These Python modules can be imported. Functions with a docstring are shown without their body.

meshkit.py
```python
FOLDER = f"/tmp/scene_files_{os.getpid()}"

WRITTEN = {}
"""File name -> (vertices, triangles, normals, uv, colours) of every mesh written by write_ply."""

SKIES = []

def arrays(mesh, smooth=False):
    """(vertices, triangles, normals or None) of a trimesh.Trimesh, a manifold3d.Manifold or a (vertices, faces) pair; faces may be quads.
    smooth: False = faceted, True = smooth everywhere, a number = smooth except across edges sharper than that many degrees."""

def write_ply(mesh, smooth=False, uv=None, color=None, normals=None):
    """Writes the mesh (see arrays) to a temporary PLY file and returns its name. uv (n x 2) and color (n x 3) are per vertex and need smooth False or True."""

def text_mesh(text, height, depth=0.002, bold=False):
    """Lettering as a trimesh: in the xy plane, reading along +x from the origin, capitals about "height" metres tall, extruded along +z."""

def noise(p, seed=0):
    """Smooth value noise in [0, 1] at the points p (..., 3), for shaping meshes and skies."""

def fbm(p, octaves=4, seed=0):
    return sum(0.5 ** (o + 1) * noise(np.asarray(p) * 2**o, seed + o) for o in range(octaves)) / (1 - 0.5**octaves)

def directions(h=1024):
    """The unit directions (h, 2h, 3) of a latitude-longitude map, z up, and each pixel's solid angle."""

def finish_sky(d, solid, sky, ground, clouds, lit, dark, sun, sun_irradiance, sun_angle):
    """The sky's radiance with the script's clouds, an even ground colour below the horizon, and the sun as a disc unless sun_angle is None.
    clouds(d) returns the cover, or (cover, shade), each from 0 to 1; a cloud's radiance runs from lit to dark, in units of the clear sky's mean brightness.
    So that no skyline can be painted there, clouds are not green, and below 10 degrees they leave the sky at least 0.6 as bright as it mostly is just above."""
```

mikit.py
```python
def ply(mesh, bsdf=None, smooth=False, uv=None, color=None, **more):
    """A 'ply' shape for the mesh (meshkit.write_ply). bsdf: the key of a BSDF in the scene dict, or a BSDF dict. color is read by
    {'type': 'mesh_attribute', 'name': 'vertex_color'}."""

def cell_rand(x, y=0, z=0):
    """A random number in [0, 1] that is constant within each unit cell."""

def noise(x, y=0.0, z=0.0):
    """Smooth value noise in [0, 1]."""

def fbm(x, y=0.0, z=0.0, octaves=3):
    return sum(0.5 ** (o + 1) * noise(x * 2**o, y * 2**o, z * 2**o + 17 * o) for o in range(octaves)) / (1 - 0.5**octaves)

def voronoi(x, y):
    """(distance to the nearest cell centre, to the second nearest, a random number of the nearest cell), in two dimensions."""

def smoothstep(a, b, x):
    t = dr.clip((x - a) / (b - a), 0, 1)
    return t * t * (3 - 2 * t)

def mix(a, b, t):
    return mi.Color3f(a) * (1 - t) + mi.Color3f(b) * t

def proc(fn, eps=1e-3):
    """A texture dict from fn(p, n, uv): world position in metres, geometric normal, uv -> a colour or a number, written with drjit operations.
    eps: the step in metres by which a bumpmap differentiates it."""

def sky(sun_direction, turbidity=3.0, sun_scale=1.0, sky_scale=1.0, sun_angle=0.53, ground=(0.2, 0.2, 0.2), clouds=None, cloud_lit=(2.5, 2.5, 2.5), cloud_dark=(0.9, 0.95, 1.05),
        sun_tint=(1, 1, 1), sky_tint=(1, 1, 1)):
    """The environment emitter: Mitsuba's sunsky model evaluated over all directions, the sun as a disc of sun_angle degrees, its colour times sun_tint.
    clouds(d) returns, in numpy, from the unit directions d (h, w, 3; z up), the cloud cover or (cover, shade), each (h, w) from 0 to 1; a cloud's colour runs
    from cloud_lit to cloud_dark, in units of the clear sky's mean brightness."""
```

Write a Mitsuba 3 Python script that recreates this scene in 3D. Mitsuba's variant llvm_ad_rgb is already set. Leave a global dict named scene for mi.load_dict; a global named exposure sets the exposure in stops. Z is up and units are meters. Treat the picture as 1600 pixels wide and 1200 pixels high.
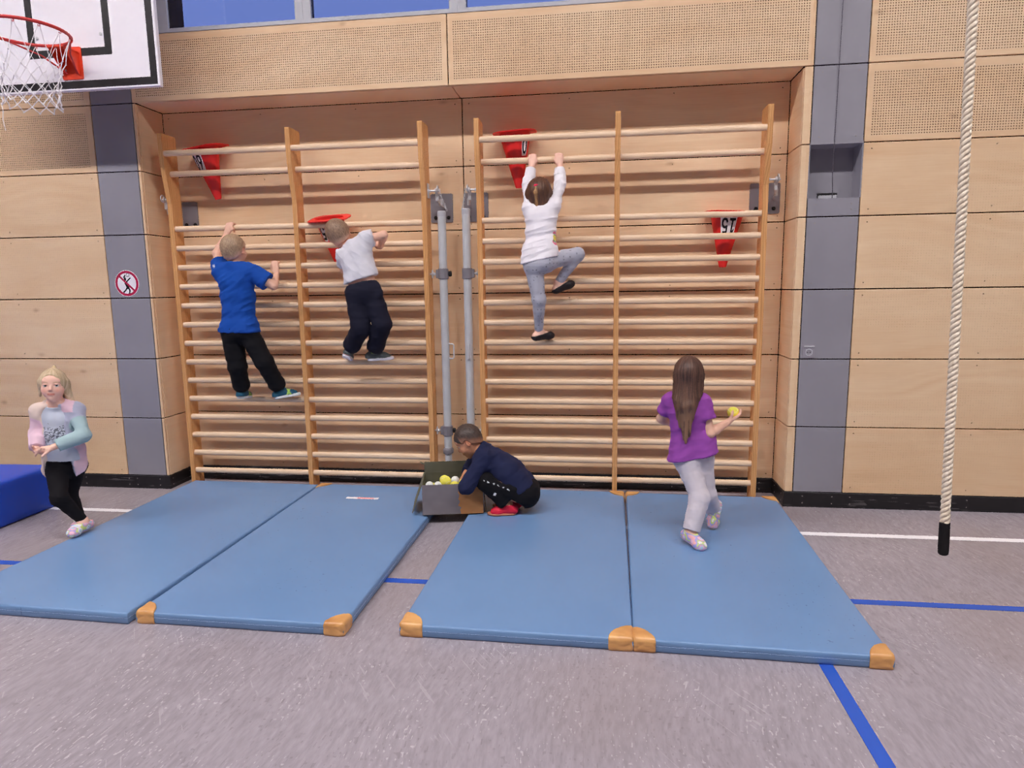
import math, random
import numpy as np, trimesh, manifold3d as m3
import drjit as dr, mitsuba as mi, mikit, meshkit
from mikit import proc, noise, fbm, voronoi, cell_rand, smoothstep, mix
T = mi.ScalarTransform4f
rng = random.Random(7)
scene, labels = {}, {}
A3 = lambda *v: np.array(v, float)

# ---------------------------------------------------------------- camera, sky, lights, exposure
exposure = 0.24
def view_axes(yaw, pitch, roll):
    f0, r0, u0 = A3(-math.sin(yaw), math.cos(yaw), 0), A3(math.cos(yaw), math.sin(yaw), 0), A3(0, 0, 1)
    f, u = f0 * math.cos(pitch) + u0 * math.sin(pitch), u0 * math.cos(pitch) - f0 * math.sin(pitch)
    return f, u * math.cos(roll) - r0 * math.sin(roll)
CAM = A3(0, -4.5175, 1.5131)
_f, _u = view_axes(0.1318, -0.1473, -0.0139)
scene['camera'] = {'type': 'perspective', 'fov': math.degrees(2 * math.atan(800 / 1022.3)), 'fov_axis': 'x', 'near_clip': 0.05, 'far_clip': 100,
                   'to_world': T().look_at(origin=CAM.tolist(), target=(CAM + _f).tolist(), up=_u.tolist())}
scene['dusk_sky'] = {'type': 'constant', 'radiance': {'type': 'rgb', 'value': [0.125, 0.185, 0.50]}}
LAMP_ROW_Y, LAMP_Z = -4.35, 6.72
LAMP = {'near': [84.0, 80.8, 79.6], 'far': [6.0, 5.8, 5.9]}

# ---------------------------------------------------------------- small modelling kit
def srgb(r, g, b):
    return [((c / 255 + 0.055) / 1.055) ** 2.4 if c > 10 else c / 255 / 12.92 for c in (r, g, b)]
def rgbt(c): return {'type': 'rgb', 'value': [float(x) for x in c]}
def cat(ms): return trimesh.util.concatenate([m for m in ms])
def chbox(lo, hi, c=0.002):
    """box with chamfered edges"""
    lo, hi = np.asarray(lo, float), np.asarray(hi, float)
    c = min(c, 0.45 * float((hi - lo).min()))
    pts = []
    for sx in (0, 1):
        for sy in (0, 1):
            for sz in (0, 1):
                p = np.where([sx, sy, sz], hi, lo); d = np.where([sx, sy, sz], -c, c)
                for a in range(3):
                    q = p + d; q[a] = p[a]; pts.append(q)
    return trimesh.convex.convex_hull(np.array(pts))
def plainbox(lo, hi):
    m = trimesh.creation.box(np.asarray(hi, float) - np.asarray(lo, float)); m.apply_translation((np.asarray(hi, float) + np.asarray(lo, float)) / 2); return m
def frame_to(z, x=None):
    """4x4 whose z axis is the given direction"""
    z = np.asarray(z, float); z = z / np.linalg.norm(z)
    x = np.array(x if x is not None else ([1, 0, 0] if abs(z[0]) < 0.9 else [0, 1, 0]), float)
    x = x - z * (x @ z); x /= np.linalg.norm(x); M = np.eye(4); M[:3, 0], M[:3, 1], M[:3, 2] = x, np.cross(z, x), z
    return M
def cyl(a, b, r, n=16, c=0.0):
    """cylinder from a to b, with chamfered rims if c"""
    a, b = np.asarray(a, float), np.asarray(b, float); L = np.linalg.norm(b - a)
    prof = [(0, 0), (r - c, 0), (r, c), (r, L - c), (r - c, L), (0, L)] if c else [(0, 0), (r, 0), (r, L), (0, L)]
    m = trimesh.creation.revolve(np.array(prof), sections=n)
    M = frame_to(b - a); M[:3, 3] = a; m.apply_transform(M); return m
def lathe(prof, n=32, M=None):
    m = trimesh.creation.revolve(np.array(prof, float), sections=n)
    if M is not None: m.apply_transform(M)
    return m
def tube(pts, r, n=8, closed=False):
    p = np.asarray(pts, float); k = len(p)
    t = np.roll(p, -1, 0) - np.roll(p, 1, 0) if closed else np.gradient(p, axis=0)
    t /= np.linalg.norm(t, axis=1, keepdims=True) + 1e-12
    a = np.cross(t[0], [0, 0, 1] if abs(t[0][2]) < 0.9 else [1, 0, 0]); V = []
    rr = np.broadcast_to(r, (k,))
    for i in range(k):
        a = a - t[i] * (a @ t[i]); a /= np.linalg.norm(a) + 1e-12; b = np.cross(t[i], a)
        th = np.arange(n) * 2 * np.pi / n
        V.append(p[i] + rr[i] * (np.cos(th)[:, None] * a + np.sin(th)[:, None] * b))
    V = np.vstack(V); F = []
    for i in range(k if closed else k - 1):
        j = (i + 1) % k
        for s in range(n):
            q = (s + 1) % n
            F += [[i * n + s, i * n + q, j * n + q], [i * n + s, j * n + q, j * n + s]]
    if not closed:
        V = np.vstack([V, p[0], p[-1]])
        for s in range(n):
            q = (s + 1) % n
            F += [[k * n, q, s], [k * n + 1, (k - 1) * n + s, (k - 1) * n + q]]
    return trimesh.Trimesh(V, np.array(F), process=False)

# ---------------------------------------------------------------- naming
def key_for(name, parent=None):
    base = (parent + '__' if parent else '') + name
    if base not in scene and base not in labels: return base
    i = 1
    while f'{base}_{i:03d}' in scene or f'{base}_{i:03d}' in labels: i += 1
    return f'{base}_{i:03d}'
def put(name, shape, parent=None, label=None, kind=None):
    k = key_for(name, parent); scene[k] = shape
    d = {}
    if label: d['label'] = label
    if kind: d['kind'] = kind
    if d: labels[k] = d
    return k
def obj(name, mesh, mat, parent=None, smooth=False, label=None, kind=None, **kw):
    return put(name, mikit.ply(mesh, mat, smooth=smooth, **kw), parent, label, kind)
def thing(name, label, category, group=None):
    k = key_for(name); labels[k] = {'label': label, 'category': category}
    if group: labels[k]['group'] = group
    return k
def copy_at(shape, to_world): return {**shape, 'to_world': to_world}

# ---------------------------------------------------------------- materials
def mat(key, bsdf, two=True):
    scene[key] = {'type': 'twosided', 'bsdf': bsdf} if two else bsdf
    return key
def prin(color, rough=0.5, spec=0.4, **kw):
    return {'type': 'principled', 'base_color': color if isinstance(color, dict) else rgbt(color), 'roughness': rough, 'specular': spec, **kw}
Z = [0.104, 0.5575, 1.014, 1.4695, 1.930, 2.378, 2.846, 3.297]      # heights of the panel joints
PERF = []                                                            # perforated fields (x0, x1, z0, z1)
def grain(u, v, s=0.0):
    """birch veneer: long soft streaks along u with slow drift and a few flecks"""
    a = fbm(u * 1.3 + s, v * 26 + 0.6 * fbm(u * 1.1, v * 2.2 + s, octaves=2) * 14, s, octaves=3)
    b = fbm(u * 2.1 + 7, v * 3.0 + s * 3, s + 5, octaves=3)
    c = noise(u * 9 + s, v * 260, s)
    return 0.55 * (a - 0.5) + 0.75 * (b - 0.5) + 0.18 * (c - 0.5)
def knots(u, v, s):
    d, _, w = voronoi(u * 1.15 + s, v * 2.3 + s * 2)
    return dr.select(w > 0.62, 1 - smoothstep(0.0, 0.055, d * (0.8 + 0.5 * noise(u * 30, v * 30))), 0.0)
PLY_A, PLY_B = srgb(231, 202, 169), srgb(212, 172, 133)
def ply_color(p, perforated=False, vertical=False):
    row = dr.floor((p.z - 0.104) / 0.4556)
    col = dr.floor((p.x + 1.0) / 2.3)
    s = cell_rand(row + 40, col + 40, 3) * 20
    u = p.x + p.y * 0.7
    g = grain(p.z * 1.0, u, s) if vertical else grain(u, p.z, s)
    c = mix(PLY_A, PLY_B, dr.clip(0.42 + 1.1 * g + 0.22 * (cell_rand(row, col, 9) - 0.5), 0, 1))
    k = knots(u, p.z, s)
    return mix(c, srgb(150, 100, 60), 0.4 * k)
def ply_fn(p, n, uv): return ply_color(p)
def micro_fn(p, n, uv):
    c = ply_color(p)
    fx, fz = p.x / 0.016, p.z / 0.016
    dx, dz = fx - dr.floor(fx) - 0.5, fz - dr.floor(fz) - 0.5
    dots = 1 - smoothstep(0.07, 0.13, dr.sqrt(dx * dx * 0.35 + dz * dz))
    return mix(c, srgb(120, 80, 50), dots * (0.28 + 0.12 * noise(p.x * 3, p.z * 5)))
def micro_right_fn(p, n, uv):
    c = ply_color(p)
    fx, fz = p.x / 0.016, p.z / 0.016
    dx, dz = fx - dr.floor(fx) - 0.5, fz - dr.floor(fz) - 0.5
    dots = 1 - smoothstep(0.07, 0.13, dr.sqrt(dx * dx + dz * dz))
    return mix(c, srgb(120, 80, 50), dots * 0.55 * smoothstep(0.35, 0.6, noise(p.x * 2, p.z * 3)))
def perf_fn(p, n, uv):
    c = ply_color(p)
    hole = mi.Float(0)
    for x0, x1, z0, z1 in PERF:
        a, b = (p.x - x0 - 0.036) / 0.0153, (p.z - z0 - 0.036) / 0.0153
        na, nb = math.floor((x1 - x0 - 0.072) / 0.0153), math.floor((z1 - z0 - 0.072) / 0.0153)
        da, db = a - dr.floor(a) - 0.5, b - dr.floor(b) - 0.5
        inside = (a > 0) & (a < na) & (b > 0) & (b < nb)
        hole = dr.select(inside, 1 - smoothstep(0.20, 0.29, dr.sqrt(da * da + db * db)), hole)
    return mix(c, srgb(84, 50, 30), hole)
mat('m_plywood', prin(proc(ply_fn), 0.42, 0.35))
mat('m_plywood_micro', prin(proc(micro_fn), 0.45, 0.35))
mat('m_plywood_dots', prin(proc(micro_right_fn), 0.42, 0.35))
mat('m_plywood_perforated', prin(proc(perf_fn), 0.45, 0.3))
def grey_fn(p, n, uv): return mix(srgb(136, 133, 143), srgb(146, 143, 153), fbm(p.x * 3, p.z * 2, p.y, octaves=3))
mat('m_grey_panel', prin(proc(grey_fn), 0.38, 0.4))
mat('m_gap', prin(srgb(26, 18, 16), 0.9, 0.1))
mat('m_white_wall', prin(srgb(222, 219, 216), 0.8, 0.2))
mat('m_far_wall', prin(srgb(128, 122, 120), 0.8, 0.2))
mat('m_ceiling', prin(srgb(160, 158, 156), 0.85, 0.2))
def base_fn(p, n, uv):
    s = smoothstep(0.70, 0.85, noise(p.x * 14 + p.z * 5, p.z * 110, 3)) * smoothstep(0.58, 0.75, noise(p.x * 2.7, p.z * 14, 8))
    return mix(srgb(24, 22, 25), srgb(105, 100, 102), 0.4 * s)
mat('m_baseboard', prin(proc(base_fn), 0.4, 0.5))
FLOOR_A, FLOOR_B = srgb(137, 129, 137), srgb(156, 148, 157)
def floor_fn(p, n, uv):
    a = fbm(p.x * 1.2, p.y * 1.2, 0, octaves=4)
    wob = 0.10 * noise(p.x * 3, p.y * 2, 4)
    st = fbm((p.x + wob) * 80, p.y * 22, 2, octaves=3)                     # marbling drawn along the rolls
    c = mix(FLOOR_A, FLOOR_B, dr.clip(0.5 + 0.7 * (a - 0.5) + 1.2 * (st - 0.5), 0, 1))
    fl = smoothstep(0.82, 0.92, noise((p.x + wob) * 150, p.y * 62, 11)) * smoothstep(0.40, 0.62, noise(p.x * 9, p.y * 5, 14))
    dk = smoothstep(0.80, 0.92, noise((p.x + wob) * 130, p.y * 52, 27)) * smoothstep(0.40, 0.62, noise(p.x * 8, p.y * 6, 24))
    c = mix(c, srgb(212, 204, 210), 0.32 * fl)
    c = mix(c, srgb(104, 94, 100), 0.28 * dk)
    sc = smoothstep(0.86, 0.90, noise((p.x * 0.8 + p.y * 0.6) * 120, (p.y * 0.8 - p.x * 0.6) * 14, 31)) * smoothstep(0.5, 0.7, noise(p.x * 4, p.y * 4, 33))
    c = mix(c, srgb(208, 200, 206), 0.16 * sc)
    pat = smoothstep(0.58, 0.75, fbm(p.x * 0.9 + 3, p.y * 0.7, 6, octaves=3))
    return mix(c, srgb(140, 126, 126), 0.35 * pat)
def floor_h(p, n, uv): return 0.0006 * fbm(p.x * 60, p.y * 20, 2, octaves=2)
mat('m_floor', {'type': 'bumpmap', 'tex': proc(floor_h, 2e-3), 'bsdf': prin(proc(floor_fn), 0.42, 0.35)})
mat('m_line_blue', prin(srgb(44, 82, 176), 0.45, 0.35))
mat('m_line_white', prin(srgb(236, 234, 240), 0.45, 0.35))
mat('m_frame', prin(srgb(178, 177, 184), 0.4, 0.4))
scene['m_glass'] = {'type': 'thindielectric'}
mat('m_dark', prin(srgb(22, 20, 22), 0.5, 0.4))
mat('m_steel', {'type': 'roughconductor', 'material': 'Cr', 'alpha': 0.28, 'specular_reflectance': rgbt([0.85] * 3)})
mat('m_screw', prin(srgb(150, 142, 138), 0.4, 0.5, metallic=0.6))
mat('m_screw_dark', prin(srgb(112, 84, 60), 0.5, 0.4))

# ---------------------------------------------------------------- the room: floor, walls, panels
FL = plainbox((-9, -16, -0.1), (7, 0.34, 0.0))
obj('floor', FL, 'm_floor', kind='structure')
def stripe(lo, hi, m, lab): obj('court_line', chbox((*lo, 0.0), (*hi, 0.0016), 0.0005), m, 'floor', label=lab)
stripe((-4.9, -0.532), (-1.35, -0.48), 'm_line_white', 'white court line left of the gap between the mats')
stripe((-.6, -0.532), (3.6, -0.48), 'm_line_white', 'white court line on the right')
stripe((-4.9, -1.412), (3.6, -1.363), 'm_line_blue', 'blue court line parallel to the wall')
stripe((0.884, -9.0), (0.938, -1.412), 'm_line_blue', 'blue court line running towards the viewer')

NL, NR, ND, NT = -3.281, 1.266, 0.296, Z[6]      # niche: left, right, depth, top
GL0, GL1, GR0, GR1 = -3.629, -3.306, 1.322, 1.640
WIN0, WIN1, WINZ0, WINZ1 = -3.062, 4.55, Z[7], 4.75
back = [plainbox((-9, .02, 0), (NL - .02, .45, WINZ0)), plainbox((GR1, .02, 0), (7, .45, WINZ0)), plainbox((NR + .02, .02, 0), (GR0, .45, Z[6])),
        plainbox((GR0, .02, 0), (GR1, .45, 2.0)), plainbox((GR0, .02, Z[5]), (GR1, .45, Z[6])), plainbox((GR0, .17, 2.0), (GR1, .45, Z[5])),
        plainbox((NL - .02, ND + .02, 0), (NR + .02, .45, NT + .02)), plainbox((NL - .02, .02, NT + .02), (GR1, .45, WINZ0)),
        plainbox((-9, .02, WINZ0), (WIN0, .19, WINZ1)), plainbox((WIN0, .022, WINZ0), (WIN0 + .086, .19, WINZ1)), plainbox((WIN1, .02, WINZ0), (7, .19, WINZ1)), plainbox((-9, .02, WINZ1), (7, .19, 7))]
wall = obj('wall_back', cat(back), 'm_gap', kind='structure')
obj('plaster', plainbox((-9, 0, WINZ1), (7, .0199, 7)), 'm_white_wall', wall)
obj('wall_left', plainbox((-9.2, -16, 0), (-9, .45, 7)), 'm_far_wall', kind='structure')
obj('wall_right', plainbox((7, -16, 0), (7.2, .45, 7)), 'm_far_wall', kind='structure')
obj('wall_front', plainbox((-9, -16.2, 0), (7, -16, 7)), 'm_far_wall', kind='structure')
obj('ceiling', plainbox((-9, -16, 7), (7, .45, 7.2)), 'm_ceiling', kind='structure')
G = 0.0035                                          # half a joint
screws, screws_grey = [], []
def screw(x, z, y=0.0, r=0.0042, to=screws): to.append(cyl((x, y + .004, z), (x, y - 0.0012, z), r, 8))
def panel(name, x0, x1, z0, z1, m, y=0.0, sc=True):
    obj(name, chbox((x0 + G, y, z0 + G), (x1 - G, y + .018, z1 - G), 0.0012), m, wall)
    if sc and x1 - x0 > 0.2:
        n = max(2, int(round((x1 - x0) / 0.75)) + 1)
        for i in range(n):
            x = x0 + .05 + (x1 - x0 - .1) * i / (n - 1)
            for z in (z0 + .04, z1 - .04):
                if name == 'grey_panel': screw(x, z, y, 0.004, screws_grey)
                else: screw(x, z, y)
XL, XR, XM = -5.9, 3.9, -1.0
def perforated(x0, x1, z0, z1):
    PERF.append((x0, x1, z0, z1)); panel('perforated_panel', x0, x1, z0, z1, 'm_plywood_perforated', sc=False)
for i in range(7):
    z0, z1 = Z[i], Z[i + 1]
    if i < 5:
        panel('plywood_panel', XL, GL0, z0, z1, 'm_plywood_micro'); panel('plywood_panel', GR1, XR, z0, z1, 'm_plywood_dots')
    else:
        perforated(XL, GL0, z0, z1); perforated(GR1, XR, z0, z1)
    panel('grey_panel', GL0, GL1, z0, z1, 'm_grey_panel')
    if i < 6:
        panel('plywood_strip', GL1, NL, z0, z1, 'm_plywood'); panel('plywood_strip', NR, GR0, z0, z1, 'm_plywood')
    if i == 4: panel('grey_panel', GR0, GR1, z0, 2.046, 'm_grey_panel')
    else: panel('grey_panel', GR0, GR1, z0, z1, 'm_grey_panel')
for z0 in (Z[7], Z[7] + .4556, Z[7] + .9112): perforated(XL, GL0, z0, z0 + .4556); panel('grey_panel', GL0, WIN0, z0, z0 + .4556, 'm_grey_panel')
perforated(GL1, XM, Z[6], Z[7]); perforated(XM, GR0, Z[6], Z[7])
# recessed box in the right grey strip
zb, zt, yb = 2.046, Z[5], 0.15
obj('recess_panel', cat([plainbox((GR0, yb, zb), (GR1, yb + .012, zt)), plainbox((GR0, .018, zb - .012), (GR1, yb, zb)), plainbox((GR0, .0, zt - G), (GR1, yb, zt + .01)),
                         plainbox((GR0 - .003, .004, zb), (GR0 + .004, yb, zt)), plainbox((GR1 - .004, .004, zb), (GR1 + .003, yb, zt))]), 'm_grey_panel', wall, label='open recess of the grey strip')
obj('recess_slot', plainbox((1.424, yb - .012, 2.060), (1.545, yb - .0005, 2.092)), 'm_dark', wall)
obj('slot_plate', chbox((1.426, yb - .016, 2.048), (1.543, yb - .002, 2.079), .002), 'm_frame', wall, label='pale metal plate in the slot')
# niche lining
for i in range(6):
    z0, z1 = Z[i], Z[i + 1] if i < 5 else NT
    obj('plywood_panel', chbox((NL - .018, .0195, z0 + G), (NL, ND, z1 - G), .001), 'm_plywood', wall)
    obj('plywood_panel', chbox((NR, .0195, z0 + G), (NR + .018, ND, z1 - G), .001), 'm_plywood', wall)
    panel('plywood_panel', NL, XM + .03, z0, z1, 'm_plywood', ND); panel('plywood_panel', XM + .03, NR, z0, z1, 'm_plywood', ND)
for x0, x1 in ((NL, XM + .02), (XM + .02, NR)):
    obj('soffit_panel', chbox((x0 + G, .0195, NT), (x1 - G, ND, NT + .018), .001), 'm_plywood', wall)
obj('screw_heads', cat(screws), 'm_screw_dark', wall, kind='stuff')
obj('screw_heads', cat(screws_grey), 'm_screw', wall, kind='stuff')
# black skirting
def skirting(name, parts, scr):
    k = obj(name, cat([chbox(lo, hi, .003) for lo, hi in parts]), 'm_baseboard', kind='structure')
    obj('screw_heads', cat([cyl(a, b, .0042, 8) for a, b in scr]), 'm_screw', k, kind='stuff')
def two(x, y): return [((x, y + .002, z), (x, y - .0015, z)) for z in (.03, .078)]
skirting('baseboard_left', [((XL, -.006, 0), (NL, .02, Z[0])), ((NL - .02, -.006, 0), (NL + .006, ND, Z[0]))],
         sum([two(x, -.006) for x in (-3.99, -3.62, -3.55, -3.36, -4.6, -5.2)], []) + [((NL + .004, y, z), (NL + .0075, y, z)) for y in (.03, .24) for z in (.03, .078)])
skirting('baseboard_back', [((NL, ND - .006, 0), (NR, ND + .02, Z[0] + .008))], sum([two(x, ND - .006) for x in (-2.7, -1.9, -1.15, -.85, -.1, .55, 1.17)], []))
skirting('baseboard_right', [((NR, -.006, 0), (XR, .02, Z[0])), ((NR - .006, -.006, 0), (NR + .02, ND, Z[0]))],
         sum([two(x, -.006) for x in (1.385, 1.575, 1.69, 2.42, 3.1)], []) + [((NR - .004, y, z), (NR - .0075, y, z)) for y in (.05, .22) for z in (.03, .078)])
# windows high on the wall
xs = [-3.062, -1.989, -.925, .14, 1.205, 2.27, 3.335, 4.55]
for i in range(len(xs) - 1):
    x0, x1 = xs[i], xs[i + 1]
    a, b = (x0 + .085 if i == 0 else x0 + .057), x1 - .057
    fr = [chbox((x0, .0, WINZ0), (a, .020, WINZ1), .002), chbox((b, .0, WINZ0), (x1, .020, WINZ1), .002),
          chbox((a - .002, .0, WINZ0), (b + .002, .020, WINZ0 + .028), .002), chbox((a - .002, .0, WINZ1 - .04), (b + .002, .020, WINZ1), .002)]
    w = obj('window_%d' % (i + 1), cat(fr), 'm_frame', kind='structure')
    obj('outer_frame', cat([plainbox((x0 + .01 if i else a - .02, .021, WINZ0), (a - .001, .058, WINZ1)), plainbox((b + .001, .021, WINZ0), (x1 - .01, .058, WINZ1)), plainbox((a - .001, .021, WINZ0), (b + .001, .058, WINZ0 + .026))]), 'm_dark', w, label='dark outer side of the frame')
    obj('pane', trimesh.Trimesh([(a, .017, WINZ0 + .028), (b, .017, WINZ0 + .028), (b, .017, WINZ1 - .04), (a, .017, WINZ1 - .04)], [[0, 1, 2], [0, 2, 3]]), 'm_glass', w)
# ceiling luminaires: rows of long fittings parallel to the wall
mat('m_lamp_case', prin(srgb(225, 225, 225), 0.5, 0.4))
case = cat([plainbox((-.85, -.19, .02), (.85, .19, .06)), plainbox((-.85, -.19, -.03), (.85, -.16, .02)), plainbox((-.85, .16, -.03), (.85, .19, .02)),
            plainbox((-.85, -.16, -.03), (-.82, .16, .02)), plainbox((.82, -.16, -.03), (.85, .16, .02))])
lens = trimesh.Trimesh([(-.82, -.16, 0), (.82, -.16, 0), (.82, .16, 0), (-.82, .16, 0)], [[0, 2, 1], [0, 3, 2]])
case_shape = mikit.ply(case, 'm_lamp_case')
ORD = ('first', 'second', 'third', 'fourth', 'fifth', 'sixth')
for ry, lev, word in ((LAMP_ROW_Y, 'near', 'nearest the climbing wall'), (-9.0, 'far', 'in the middle of the hall'), (-13.2, 'far', 'at the far end of the hall')):
    for j, x in enumerate((-7.6, -5.2, -2.8, -.4, 2.0, 4.4)):
        t = thing('ceiling_light', f'long ceiling light, {ORD[j]} from the left, {word}', 'lamp', f'ceiling lights {word}')
        to = T().translate([x, ry, LAMP_Z])
        put('casing', copy_at(case_shape, to), t)
        for d in (-.6, .6): obj('hanger', cyl((x + d, ry, LAMP_Z + .06), (x + d, ry, 7.0), .008, 8), 'm_lamp_case', t)
        put('diffuser', mikit.ply(lens, 'm_lamp_case', to_world=to, emitter={'type': 'area', 'radiance': rgbt(LAMP[lev])}), t)
# ---------------------------------------------------------------- implicit surfaces for soft and living things
def smin(a, b, k):
    if k <= 0: return np.minimum(a, b)
    h = np.clip(0.5 + 0.5 * (b - a) / k, 0, 1)
    return b + (a - b) * h - k * h * (1 - h)
def U(v):
    v = np.asarray(v, float); return v / (np.linalg.norm(v) + 1e-12)
def lerp(a, b, t): return np.asarray(a, float) * (1 - t) + np.asarray(b, float) * t
def cone(a, b, ra, rb, k=0.02, tag='', op='+', flat=None):
    return dict(kind='c', a=np.asarray(a, float), b=np.asarray(b, float), ra=ra, rb=rb, k=k, tag=tag, op=op, flat=flat)
def ell(c, axes, r, k=0.02, tag='', op='+'):
    return dict(kind='e', a=np.asarray(c, float), ax=np.asarray(axes, float), r=np.asarray(r, float), k=k, tag=tag, op=op)
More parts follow.
